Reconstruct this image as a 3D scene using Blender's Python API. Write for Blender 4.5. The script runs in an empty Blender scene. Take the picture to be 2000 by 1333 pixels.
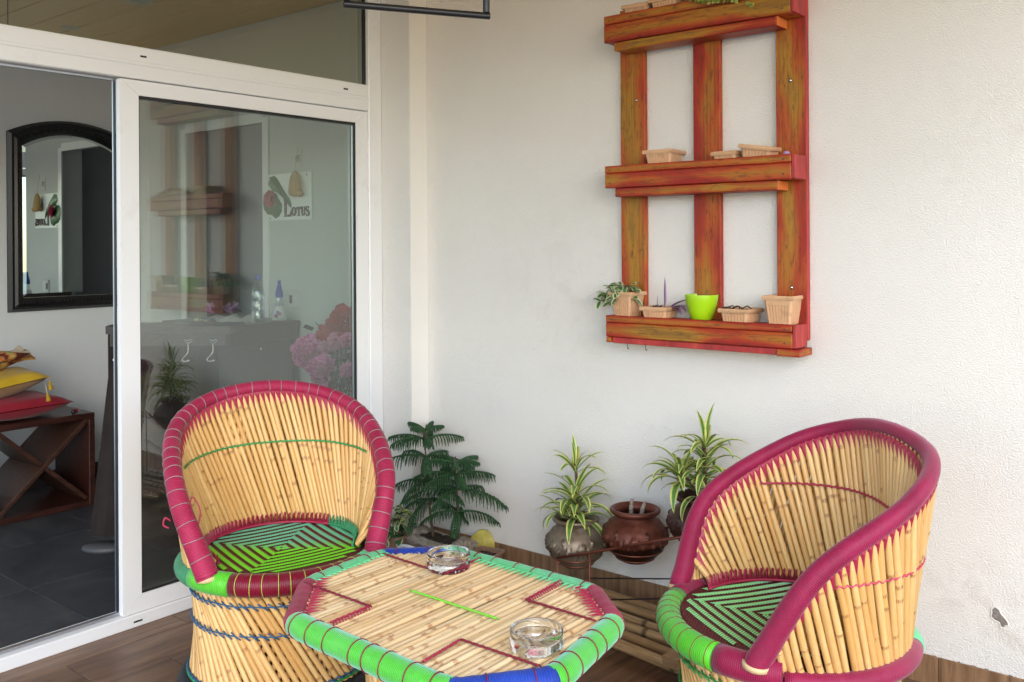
import bpy, math, random
from mathutils import Vector, Matrix, Euler
R = math.radians
rnd = random.Random(7)
sc = bpy.context.scene
COL = sc.collection
pi = math.pi

# ------------------------------------------------------------------ camera
cam_d = bpy.data.cameras.new('camera'); cam = bpy.data.objects.new('camera', cam_d); COL.objects.link(cam)
cam_d.sensor_width = 36.0; cam_d.lens = 36.0 * 1823 / 2000
cam_d.shift_y = -0.0959
cam_d.clip_start = 0.05; cam_d.clip_end = 500
CAM = Vector((3.24, -3.108, 1.40)); YAW = R(39.35); ROLL = 0.0065
m = Matrix.Rotation(YAW, 4, 'Z') @ Matrix.Rotation(R(90), 4, 'X') @ Matrix.Rotation(-ROLL, 4, 'Z')
cam.matrix_world = Matrix.Translation(CAM) @ m
sc.camera = cam

# ------------------------------------------------------------------ light
SUN_DIR = Vector((0.74, -0.68, 0.60)).normalized()          # towards the sun
el = math.asin(SUN_DIR.z); az = math.atan2(SUN_DIR.x, SUN_DIR.y)
w = bpy.data.worlds.new('World'); sc.world = w; w.use_nodes = True
nt = w.node_tree; bg = nt.nodes['Background']
sky = nt.nodes.new('ShaderNodeTexSky'); sky.sky_type = 'NISHITA'; sky.sun_disc = False
sky.sun_elevation = el; sky.sun_rotation = az; sky.air_density = 1.0; sky.dust_density = 0.6; sky.ozone_density = 2.0
nt.links.new(sky.outputs[0], bg.inputs[0]); bg.inputs[1].default_value = 0.15
sun_d = bpy.data.lights.new('sun', 'SUN'); sun = bpy.data.objects.new('sun', sun_d); COL.objects.link(sun)
sun_d.energy = 0.85; sun_d.angle = R(60); sun_d.color = (1.0, 0.945, 0.87)
sun.rotation_euler = SUN_DIR.to_track_quat('Z', 'Y').to_euler(); sun.location = (8, -8, 6)
vs = sc.view_settings; vs.view_transform = 'Standard'; vs.look = 'None'; vs.gamma = 1; vs.exposure = 1.54
vs.use_curve_mapping = False
sc.render.engine = 'CYCLES'
cy = sc.cycles
cy.max_bounces = 10; cy.diffuse_bounces = 5; cy.glossy_bounces = 5; cy.transmission_bounces = 10; cy.transparent_max_bounces = 24
cy.caustics_reflective = False; cy.caustics_refractive = True
cy.use_denoising = True; cy.sample_clamp_indirect = 6

# ------------------------------------------------------------------ materials
def mat(name, base=(.5, .5, .5), rough=.5, metal=0.0, spec=.5, **kw):
    mt = bpy.data.materials.new(name); mt.use_nodes = True
    b = mt.node_tree.nodes['Principled BSDF']
    b.inputs['Base Color'].default_value = (*base, 1); b.inputs['Roughness'].default_value = rough
    b.inputs['Metallic'].default_value = metal; b.inputs['Specular IOR Level'].default_value = spec
    for k, v in kw.items(): b.inputs[k.replace('_', ' ')].default_value = v
    return mt
class NT:
    def __init__(s, mt): s.t = mt.node_tree; s.b = s.t.nodes['Principled BSDF']
    def n(s, typ, **kw):
        o = s.t.nodes.new('ShaderNode' + typ)
        for k, v in kw.items():
            if k.startswith('i_'):
                key = k[2:].replace('_', ' '); o.inputs[int(key) if key.isdigit() else key].default_value = v
            else: setattr(o, k, v)
        return o
    def l(s, a, b): s.t.links.new(a, b)
    def coord(s, kind='Object', scale=(1, 1, 1), rot=(0, 0, 0)):
        c = s.n('TexCoord'); mp = s.n('Mapping'); mp.inputs['Scale'].default_value = scale; mp.inputs['Rotation'].default_value = rot
        s.l(c.outputs[kind], mp.inputs[0]); return mp.outputs[0]
    def rand_shift(s, vec, amt=20):
        oi = s.n('ObjectInfo'); ml = s.n('Math', operation='MULTIPLY'); ml.inputs[1].default_value = amt
        s.l(oi.outputs['Random'], ml.inputs[0]); ad = s.n('VectorMath', operation='ADD')
        s.l(vec, ad.inputs[0]); s.l(ml.outputs[0], ad.inputs[1]); return ad.outputs[0]
    def noise(s, vec, scale=5, detail=4, rough=.55, dist=0):
        o = s.n('TexNoise'); o.inputs['Scale'].default_value = scale; o.inputs['Detail'].default_value = detail
        o.inputs['Roughness'].default_value = rough; o.inputs['Distortion'].default_value = dist
        if vec: s.l(vec, o.inputs['Vector'])
        return o.outputs['Fac']
    def ramp(s, fac, stops, interp='LINEAR'):
        o = s.n('ValToRGB'); cr = o.color_ramp; cr.interpolation = interp
        while len(cr.elements) < len(stops): cr.elements.new(.5)
        for e, (p, c) in zip(cr.elements, stops): e.position = p; e.color = (*c, 1) if len(c) == 3 else c
        s.l(fac, o.inputs[0]); return o.outputs['Color']
    def mix(s, fac, a, b, mode='MIX'):
        o = s.n('MixRGB', blend_type=mode)
        for i, v in ((0, fac), (1, a), (2, b)):
            if hasattr(v, 'links'): s.l(v, o.inputs[i])
            elif i == 0: o.inputs[0].default_value = v
            else: o.inputs[i].default_value = (*v, 1)
        return o.outputs[0]
    def math(s, op, a, b=0.0):
        o = s.n('Math', operation=op)
        for i, v in enumerate((a, b)):
            if hasattr(v, 'links'): s.l(v, o.inputs[i])
            else: o.inputs[i].default_value = v
        return o.outputs[0]
    def base(s, c): s.l(c, s.b.inputs['Base Color'])
    def roughness(s, c): s.l(c, s.b.inputs['Roughness'])
    def bump(s, h, strength=.5, dist=.002):
        o = s.n('Bump'); o.inputs['Strength'].default_value = strength; o.inputs['Distance'].default_value = dist
        s.l(h, o.inputs['Height']); s.l(o.outputs[0], s.b.inputs['Normal'])

def m_plaster(name, c, bump=.9, scale=95):
    mt = mat(name, c, .85, spec=.2); n = NT(mt); v = n.coord('Object')
    big = n.noise(v, 1.3, 3); dirt = n.noise(v, 5, 5, .7)
    col = n.mix(n.ramp(big, [(.3, (0, 0, 0)), (.7, (1, 1, 1))]), tuple(x * .94 for x in c), c)
    col = n.mix(n.ramp(dirt, [(.62, (0, 0, 0)), (.8, (.35,) * 3)]), col, tuple(x * .8 for x in c))
    if name == 'rough_plaster':
        for c0, rad, amt in (((2.50, 0, .30), .17, .55), ((2.30, 0, .36), .12, .4), ((2.63, 0, .20), .12, .5), ((1.05, 0, .14), .35, .35), ((1.0, 0, 1.2), .5, .18), ((2.62, 0, 1.75), .3, .14)):
            dd = n.n('VectorMath', operation='DISTANCE'); n.l(v, dd.inputs[0]); dd.inputs[1].default_value = c0
            fall = n.math('MAXIMUM', n.math('SUBTRACT', 1.0, n.math('DIVIDE', dd.outputs['Value'], rad)), 0.0)
            blot = n.ramp(n.noise(v, 9, 6, .72, .8), [(.46, (0,) * 3), (.66, (1,) * 3)])
            col = n.mix(n.math('MULTIPLY', n.math('MULTIPLY', fall, blot), amt), col, (.46, .41, .34))
    n.base(col)
    a = n.noise(v, scale, 3, .5); vo = n.n('TexVoronoi'); vo.inputs['Scale'].default_value = scale * .8; n.l(v, vo.inputs['Vector'])
    h = n.math('ADD', n.ramp(a, [(.35, (0,) * 3), (.7, (1,) * 3)]), n.math('MULTIPLY', vo.outputs['Distance'], -.5))
    n.bump(h, bump, .004); return mt
M = {}
M['plaster'] = m_plaster('rough_plaster', (.79, .765, .722), .48, 210)
M['plaster_smooth'] = m_plaster('smooth_plaster', (.83, .80, .75), .15, 60)
M['inner_wall'] = m_plaster('interior_paint', (.80, .80, .79), .1, 40)
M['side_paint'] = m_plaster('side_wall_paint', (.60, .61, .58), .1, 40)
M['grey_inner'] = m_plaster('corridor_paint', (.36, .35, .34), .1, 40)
def m_upvc():
    mt = mat('white_upvc', (.80, .79, .76), .32, spec=.5); n = NT(mt); v = n.coord('Object')
    d = n.noise(v, 3.5, 6, .75); n.base(n.mix(n.ramp(d, [(.58, (0,) * 3), (.85, (.6,) * 3)]), (.80, .80, .795), (.60, .56, .50))); return mt
M['upvc'] = m_upvc()
M['rubber'] = mat('black_gasket', (.012, .012, .014), .5)
M['black_metal'] = mat('black_metal', (.012, .012, .015), .28, spec=.6)
M['alu'] = mat('aluminium', (.55, .56, .6), .35, 1.0)
M['steel'] = mat('steel', (.6, .6, .6), .2, 1.0)
def m_glass(name, tint, f0, rough=0.0, refl=(1, 1, 1)):
    mt = bpy.data.materials.new(name); mt.use_nodes = True; t = mt.node_tree; n = NT.__new__(NT); n.t = t
    for x in list(t.nodes): t.nodes.remove(x)
    out = n.n('OutputMaterial'); tr = n.n('BsdfTransparent'); gl = n.n('BsdfGlossy'); mx = n.n('MixShader')
    tr.inputs[0].default_value = (*tint, 1); gl.inputs[0].default_value = (*refl, 1); gl.inputs['Roughness'].default_value = rough
    lw = n.n('LayerWeight'); lw.inputs[0].default_value = .5
    p = n.math('POWER', lw.outputs['Facing'], 5.0)
    f = n.math('ADD', n.math('MULTIPLY', p, 1 - f0), f0)
    n.l(f, mx.inputs[0]); n.l(tr.outputs[0], mx.inputs[1]); n.l(gl.outputs[0], mx.inputs[2])
    n.l(mx.outputs[0], out.inputs[0]); return mt
M['pane'] = m_glass('window_glass', (.80, .86, .82), .125)
M['tinted_pane'] = m_glass('tinted_glass', (.30, .27, .20), .30, 0, (.90, 1, .90))
M['mirror'] = mat('mirror_silver', (.80, .84, .82), .015, 1.0)
M['clear_glass'] = mat('clear_glass', (1, 1, 1), .02, Transmission_Weight=1.0, IOR=1.48)
M['clear_plastic'] = m_glass('clear_plastic', (.88, .91, .92), .20, .08)

def m_floor_wood():
    mt = mat('wood_look_tile', rough=.42); n = NT(mt); v = n.rand_shift(n.coord('Object'), 30)
    mp = n.n('Mapping'); mp.inputs['Scale'].default_value = (16, 1.1, 1); n.l(v, mp.inputs[0])
    g = n.noise(mp.outputs[0], 2.2, 7, .62, .6); k = n.noise(v, 2.5, 3)
    c = n.ramp(g, [(.28, (.075, .038, .020)), (.5, (.19, .105, .060)), (.72, (.28, .165, .10))])
    c = n.mix(n.ramp(k, [(.4, (0,) * 3), (.75, (.6,) * 3)]), c, (.07, .042, .028))
    n.base(c); n.bump(g, .15, .002); return mt
M['floor_wood'] = m_floor_wood()
def m_skirt():
    mt = mat('skirting_tile', rough=.4); n = NT(mt); v = n.rand_shift(n.coord('Object'), 30)
    mp = n.n('Mapping'); mp.inputs['Scale'].default_value = (18, 18, 1.5); n.l(v, mp.inputs[0])
    g = n.noise(mp.outputs[0], 2.5, 6, .6, .5)
    n.base(n.ramp(g, [(.3, (.13, .068, .034)), (.55, (.26, .15, .08)), (.75, (.34, .21, .12))])); n.bump(g, .15, .002); return mt
M['skirt'] = m_skirt()
def m_slate():
    mt = mat('dark_slate_tile', rough=.45); n = NT(mt); v = n.rand_shift(n.coord('Object'), 11)
    g = n.noise(v, 3.5, 8, .65, 1.2)
    n.base(n.ramp(g, [(.3, (.022, .024, .027)), (.55, (.045, .047, .050)), (.75, (.085, .083, .08))])); n.bump(g, .2, .003); return mt
M['slate'] = m_slate()
M['grout'] = mat('grout', (.24, .20, .17), .9)
M['ground'] = mat('bounce_ground', (.72, .63, .50), .9)
def m_ceil():
    mt = mat('ceiling_plank', rough=.55); n = NT(mt); v = n.rand_shift(n.coord('Object'), 9)
    mp = n.n('Mapping'); mp.inputs['Scale'].default_value = (1.2, 14, 1); n.l(v, mp.inputs[0])
    g = n.noise(mp.outputs[0], 3, 5); n.base(n.ramp(g, [(.3, (.80, .54, .24)), (.7, (.88, .62, .32))])); return mt
M['ceil'] = m_ceil()
M['ceil_gap'] = mat('ceiling_gap', (.05, .04, .03), .9)

def m_shelf(dirx=True):
    mt = mat('stained_pallet_wood', rough=.5, spec=.35); n = NT(mt); v = n.rand_shift(n.coord('Object'), 17)
    sc_ = (1.6, 7, 7) if dirx else (7, 7, 1.6)
    mp = n.n('Mapping'); mp.inputs['Scale'].default_value = sc_; n.l(v, mp.inputs[0])
    big = n.noise(mp.outputs[0], 1.1, 3, .5, .6); mp2 = n.n('Mapping'); mp2.inputs['Scale'].default_value = tuple(x * 5 for x in sc_); n.l(v, mp2.inputs[0])
    fine = n.noise(mp2.outputs[0], 2.6, 7, .7, .4)
    gx = n.n('SeparateXYZ'); n.l(n.coord('Generated'), gx.inputs[0])
    e = n.math('ABSOLUTE', n.math('SUBTRACT', gx.outputs[2 if dirx else 0], .5))
    f = n.math('SUBTRACT', n.math('ADD', big, .16 if dirx else .17), n.math('MULTIPLY', e, .40 if dirx else .46))
    c = n.ramp(f, [(.36, (.30, .014, .010)), (.46, (.35, .034, .010)), (.53, (.42, .080, .011)), (.60, (.38, .120, .014)), (.69, (.38, .180, .018)), (.82, (.24, .12, .02))])
    or_ = n.noise(v, 3.1, 2); c = n.mix(n.ramp(or_, [(.62, (0,) * 3), (.76, (.8,) * 3)]), c, (.44, .085, .008))
    c = n.mix(n.ramp(fine, [(.32, (.8,) * 3), (.48, (0,) * 3)]), c, (.075, .026, .010))
    mp3 = n.n('Mapping'); mp3.inputs['Scale'].default_value = (3, 1, 160) if dirx else (160, 1, 3); n.l(v, mp3.inputs[0]); gr = n.noise(mp3.outputs[0], 1.0, 3, .6, .4)
    c = n.mix(n.ramp(gr, [(.34, (.5,) * 3), (.50, (0,) * 3)]), c, (.11, .035, .012))
    chip = n.noise(v, 26, 5, .75); c = n.mix(n.ramp(chip, [(.70, (0,) * 3), (.74, (.8,) * 3)]), c, (.50, .30, .16))
    spot = n.n('TexVoronoi'); spot.inputs['Scale'].default_value = 5.5; n.l(v, spot.inputs['Vector'])
    c = n.mix(n.ramp(spot.outputs['Distance'], [(.03, (.9,) * 3), (.085, (0,) * 3)]), c, (.06, .022, .012))
    n.base(c); n.bump(n.math('ADD', fine, n.math('MULTIPLY', gr, .7)), .5, .003); return mt
M['shelf_x'] = m_shelf(True); M['shelf_z'] = m_shelf(False)
def m_red():
    mt = mat('red_end_grain', rough=.55); n = NT(mt); v = n.coord('Object', (8, 8, 2)); g = n.noise(v, 4, 6)
    n.base(n.ramp(g, [(.3, (.24, .02, .02)), (.6, (.44, .035, .03)), (.8, (.5, .10, .06))])); n.bump(g, .3, .002); return mt
M['shelf_red'] = m_red()
M['shelf_orange'] = mat('orange_end_grain', (.62, .16, .03), .6)

def m_cane(name, c0, c1, node=(.33, .15, .06), masked=1):
    mt = mat(name, rough=.36, spec=.45); n = NT(mt); v = n.rand_shift(n.coord('Object', (1, 1, 1)), 40)
    mp = n.n('Mapping'); mp.inputs['Scale'].default_value = (.8, .8, 2.2); n.l(v, mp.inputs[0])
    g = n.noise(mp.outputs[0], 2.2, 5, .6)
    oi = n.n('ObjectInfo')
    c = n.mix(n.ramp(g, [(.3, (0,) * 3), (.7, (1,) * 3)]), c0, c1)
    c = n.mix(n.math('MULTIPLY', n.math('POWER', oi.outputs['Random'], 1.6), .6), c, tuple(a * b for a, b in zip(c0, (.80, .66, .50))))
    st = n.noise(n.rand_shift(n.coord('Object', (1.5, 1.5, 9)), 60), 1.5, 4, .7); c = n.mix(n.ramp(st, [(.60, (0,) * 3), (.74, (.55,) * 3)]), c, node)
    at = n.n('Attribute', attribute_name='node'); sp = n.noise(v, 5, 3)
    f = n.math('MULTIPLY', at.outputs['Fac'], n.ramp(sp, [(.38, (0,) * 3), (.55, (1,) * 3)])) if masked else n.math('MULTIPLY', at.outputs['Fac'], .8)
    n.base(n.mix(f, c, node)); n.bump(g, .12, .001); return mt
M['cane_in'] = m_cane('pale_cane', (.70, .41, .135), (.78, .54, .245), (.34, .14, .05))
M['cane_table'] = m_cane('table_cane', (.80, .57, .29), (.86, .71, .45), (.44, .20, .085))
M['bamboo'] = m_cane('old_bamboo_pole', (.28, .165, .07), (.54, .37, .19), (.03, .016, .010), 0)

def m_cord(name, c, c2=None, rough=.55, pitch=.0056, sheen=.12, tint=(1, 1, 1)):
    """wound plastic cord: UV.x runs along the roll in metres, UV.y round it"""
    mt = mat(name, c, rough, spec=.3); n = NT(mt); c2 = c2 or tuple(x * 1.25 for x in c)
    tc = n.n('TexCoord'); sx = n.n('SeparateXYZ'); n.l(tc.outputs['UV'], sx.inputs[0])
    v = n.coord('Object'); wob = n.noise(v, 40, 3)
    u = n.math('ADD', sx.outputs[0], n.math('MULTIPLY', wob, .004)); u = n.math('ADD', u, n.math('MULTIPLY', sx.outputs[1], .006))
    ph = n.math('MULTIPLY', u, 2 * pi / pitch); h = n.math('SINE', ph)
    h1 = n.math('MULTIPLY', n.math('ADD', h, 1.0), .5)
    big = n.noise(v, 9, 3)
    col = n.mix(n.ramp(big, [(.35, (0,) * 3), (.65, (1,) * 3)]), c, c2)
    col = n.mix(n.ramp(n.noise(v, 17, 6, .7), [(.52, (0,) * 3), (.78, (.5,) * 3)]), col, tuple(x * .6 + .04 for x in c))
    col = n.mix(n.math('MULTIPLY', n.ramp(h1, [(.0, (.8,) * 3), (.45, (0,) * 3)]), n.ramp(n.noise(v, 60, 2), [(.3, (.3,) * 3), (.7, (1,) * 3)])), col, tuple(x * .45 for x in c))
    n.base(col); n.bump(h1, .5, .0014)
    n.b.inputs['Sheen Weight'].default_value = sheen; n.b.inputs['Sheen Roughness'].default_value = .4; n.b.inputs['Sheen Tint'].default_value = (*tint, 1)
    return mt
M['magenta'] = m_cord('magenta_cord', (.31, .010, .050), (.42, .020, .080))
M['plum'] = m_cord('plum_cord', (.25, .007, .048), (.34, .012, .070), .50, .0046, .35, (1, .75, .85))
M['maroon'] = m_cord('maroon_cord', (.17, .004, .018), (.23, .006, .028), .36)
M['green'] = m_cord('green_cord', (.10, .56, .02), (.13, .62, .05), .38, .0056, .3, (.5, 1, .8))
M['mint'] = m_cord('mint_cord', (.13, .58, .24), (.18, .62, .32), .38, .0056, .3, (.6, 1, .9))
M['deep_green'] = m_cord('deep_green_cord', (.03, .24, .10), (.05, .32, .14))
M['blue'] = m_cord('blue_cord', (.012, .045, .34), (.02, .07, .45))
def plain(name, c, rough=.5, **k): M[name] = mat(name, c, rough, **k)
plain('thread_grey', (.24, .30, .27)); plain('thread_lime', (.42, .60, .08)); plain('thread_maroon', (.20, .012, .03))
plain('thread_blue', (.015, .10, .22)); plain('thread_green', (.02, .28, .07)); plain('thread_pink', (.55, .06, .13)); plain('thread_aqua', (.35, .70, .58))
plain('thread_magenta', (.36, .02, .06)); plain('thread_bright', (.20, .62, .04)); plain('straw', (.66, .48, .26), .7)
plain('tyre', (.015, .015, .017), .6)
plain('plastic_tan', (.62, .38, .22), .45); plain('plastic_brown', (.24, .14, .09), .5); plain('plastic_lime', (.36, .62, .008), .3)
def m_tan(name, c):
    mt = mat(name, c, .5); n = NT(mt); v = n.rand_shift(n.coord('Object'), 5); g = n.noise(v, 30, 6, .7)
    n.base(n.mix(n.ramp(g, [(.50, (0,) * 3), (.78, (.7,) * 3)]), c, tuple(x * .5 for x in c))); M[name] = mt
m_tan('plastic_tan', (.62, .37, .205))
def m_soil():
    mt = mat('soil', rough=.95); n = NT(mt); g = n.noise(n.coord('Object'), 90, 5)
    n.base(n.ramp(g, [(.35, (.02, .013, .01)), (.7, (.10, .07, .05))])); n.bump(g, 1, .006); return mt
M['soil'] = m_soil()
def m_leaf(name, mid, edge, rough=.4):
    mt = mat(name, mid, rough, spec=.4); n = NT(mt); at = n.n('Attribute', attribute_name='edge')
    v = n.rand_shift(n.coord('Object'), 9); g = n.noise(v, 40, 3)
    m2 = n.mix(n.ramp(g, [(.35, (0,) * 3), (.7, (1,) * 3)]), mid, tuple(min(1, x * 1.7) for x in mid))
    n.base(n.mix(n.ramp(at.outputs['Fac'], [(.26, (0,) * 3), (.40, (1,) * 3)]), m2, edge))
    n.b.inputs['Transmission Weight'].default_value = 0; n.b.inputs['Subsurface Weight'].default_value = .0; return mt
M['dracaena'] = m_leaf('dracaena_leaf', (.075, .17, .035), (.60, .60, .17))
M['vine'] = m_leaf('variegated_leaf', (.045, .13, .03), (.55, .58, .36))
M['purple_leaf'] = m_leaf('purple_leaf', (.14, .06, .15), (.32, .22, .34))
M['succulent'] = m_leaf('succulent_leaf', (.20, .32, .05), (.52, .50, .16))
M['pine'] = m_leaf('pine_needle', (.014, .052, .015), (.035, .10, .028), .55)
plain('stem_brown', (.10, .065, .035), .8); plain('stem_green', (.10, .16, .04), .6); plain('dry_twig', (.06, .035, .02), .8)
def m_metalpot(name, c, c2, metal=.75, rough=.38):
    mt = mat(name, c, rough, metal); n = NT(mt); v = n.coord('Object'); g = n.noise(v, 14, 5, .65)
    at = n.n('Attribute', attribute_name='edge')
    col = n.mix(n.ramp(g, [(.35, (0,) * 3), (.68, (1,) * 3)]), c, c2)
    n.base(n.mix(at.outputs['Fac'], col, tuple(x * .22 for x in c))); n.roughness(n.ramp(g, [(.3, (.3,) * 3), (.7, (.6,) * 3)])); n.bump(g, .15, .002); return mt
M['pot_silver'] = m_metalpot('aged_bronze', (.16, .115, .075), (.34, .28, .21), .55, .4)
M['pot_copper'] = m_metalpot('copper_paint', (.10, .026, .015), (.20, .062, .036), .45, .4)
M['pot_dark'] = m_metalpot('dark_brown_glaze', (.05, .02, .014), (.09, .035, .025), .3)
plain('copper_wire', (.20, .06, .035), .35, metal=.6); plain('black_wire', (.02, .012, .012), .4)
def m_log():
    mt = mat('grey_log', rough=.9); n = NT(mt); v = n.coord('Object', (4, 12, 12)); g = n.noise(v, 5, 7, .7)
    n.base(n.ramp(g, [(.3, (.07, .055, .04)), (.5, (.30, .25, .20)), (.7, (.52, .48, .42))])); n.bump(g, 1, .008); return mt
M['log'] = m_log()
def m_yellow():
    mt = mat('yellow_paint', rough=.7); n = NT(mt); g = n.noise(n.coord('Object'), 25, 4)
    n.base(n.ramp(g, [(.35, (.42, .34, .05)), (.6, (.60, .52, .12)), (.8, (.62, .58, .38))])); return mt
M['yellow_stone'] = m_yellow()
def m_grainy(name, a, b, sc_=(3, 20, 20), rough=.5):
    mt = mat(name, rough=rough); n = NT(mt); g = n.noise(n.rand_shift(n.coord('Object', sc_), 7), 2.5, 6, .6)
    n.base(n.ramp(g, [(.3, a), (.7, b)])); n.bump(g, .2, .002); return mt
M['block_wood'] = m_grainy('raw_wood_block', (.26, .15, .07), (.42, .27, .14))
M['rosewood'] = m_grainy('dark_rosewood', (.026, .008, .006), (.062, .020, .013), (20, 2, 20), .35)
M['rosewood_in'] = m_grainy('stained_board', (.025, .014, .014), (.05, .028, .026), (20, 2, 20), .5)
M['x_wood'] = m_grainy('x_brace_wood', (.030, .012, .009), (.075, .030, .018), (20, 2, 20), .4)
M['mirror_frame'] = m_grainy('black_carved_frame', (.008, .007, .008), (.02, .017, .018), (20, 20, 20), .3)
def m_cloth(name, c, c2, sc_=300, rough=.85):
    mt = mat(name, c, rough, spec=.2); n = NT(mt); v = n.coord('Object'); g = n.noise(v, sc_, 2); k = n.noise(v, 6, 3)
    n.base(n.mix(n.ramp(k, [(.4, (0,) * 3), (.6, (1,) * 3)]), c, c2)); n.bump(g, .4, .001); n.b.inputs['Sheen Weight'].default_value = .2; return mt
M['red_cloth'] = m_cloth('red_cushion_cloth', (.27, .008, .022), (.34, .012, .03))
M['yellow_cloth'] = m_cloth('mustard_cloth', (.50, .30, .012), (.56, .35, .02))
M['tan_cloth'] = m_cloth('tan_lining_cloth', (.33, .18, .08), (.38, .22, .11))
def m_print():
    mt = mat('printed_cloth', rough=.85); n = NT(mt); g = n.noise(n.coord('Object'), 13, 3, .5, .6)
    n.base(n.ramp(g, [(.30, (.12, .02, .01)), (.42, (.45, .15, .03)), (.5, (.52, .30, .08)), (.58, (.36, .40, .10)), (.66, (.05, .07, .03)), (.75, (.50, .42, .30))], 'CONSTANT')); return mt
M['print_cloth'] = m_print()
M['beige_cloth'] = m_cloth('beige_cloth', (.36, .29, .20), (.44, .37, .27))
M['white_cloth'] = m_cloth('white_cloth', (.52, .50, .46), (.60, .58, .54))
M['brown_panel'] = m_cloth('brown_counter_cloth', (.016, .011, .010), (.024, .017, .016))
M['taupe'] = m_cloth('taupe_laminate', (.065, .055, .047), (.075, .063, .055), 60, .5)
M['dark_slab'] = mat('dark_counter_top', (.05, .042, .038), .3)
plain('foot_grey', (.06, .06, .063), .5); plain('switch_white', (.62, .62, .60), .4); plain('switch_dark', (.05, .05, .05), .4)
plain('sign_white', (.86, .88, .86), .4); plain('sign_letter', (.06, .035, .03), .5); plain('sign_leaf', (.03, .11, .03), .35); plain('sign_flower', (.50, .08, .14), .5)
plain('card', (.60, .58, .52), .7); plain('ink', (.05, .05, .05), .7)
M['pouch'] = m_grainy('wheat_straw', (.36, .22, .07), (.55, .36, .14), (40, 40, 3), .8)
plain('cap_blue', (.03, .07, .42), .35); plain('label_paper', (.62, .62, .64), .5); plain('label_mark', (.20, .04, .12), .5)
plain('lilac_petal', (.36, .24, .42), .6); 
def m_petal(name, a, b_):
    mt = mat(name, a, .6); n = NT(mt); g = n.noise(n.coord('Object'), 55, 3); n.base(n.ramp(g, [(.38, a), (.62, b_)])); M[name] = mt
m_petal('pink_petal', (.44, .05, .22), (.80, .30, .58)); m_petal('pale_pink_petal', (.60, .16, .36), (.84, .46, .64)); m_petal('coral_petal', (.30, .004, .016), (.62, .03, .05))
plain('dark_leaf', (.008, .024, .010), .5); plain('lamp_white', (.7, .68, .6), .5); plain('white_plastic', (.72, .72, .72), .4); plain('soap', (.6, .52, .38), .5)
M['chip'] = m_grainy('bare_render', (.12, .10, .085), (.30, .27, .24), (30, 30, 30), .95); plain('dry_grass', (.30, .18, .08), .8)

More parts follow.
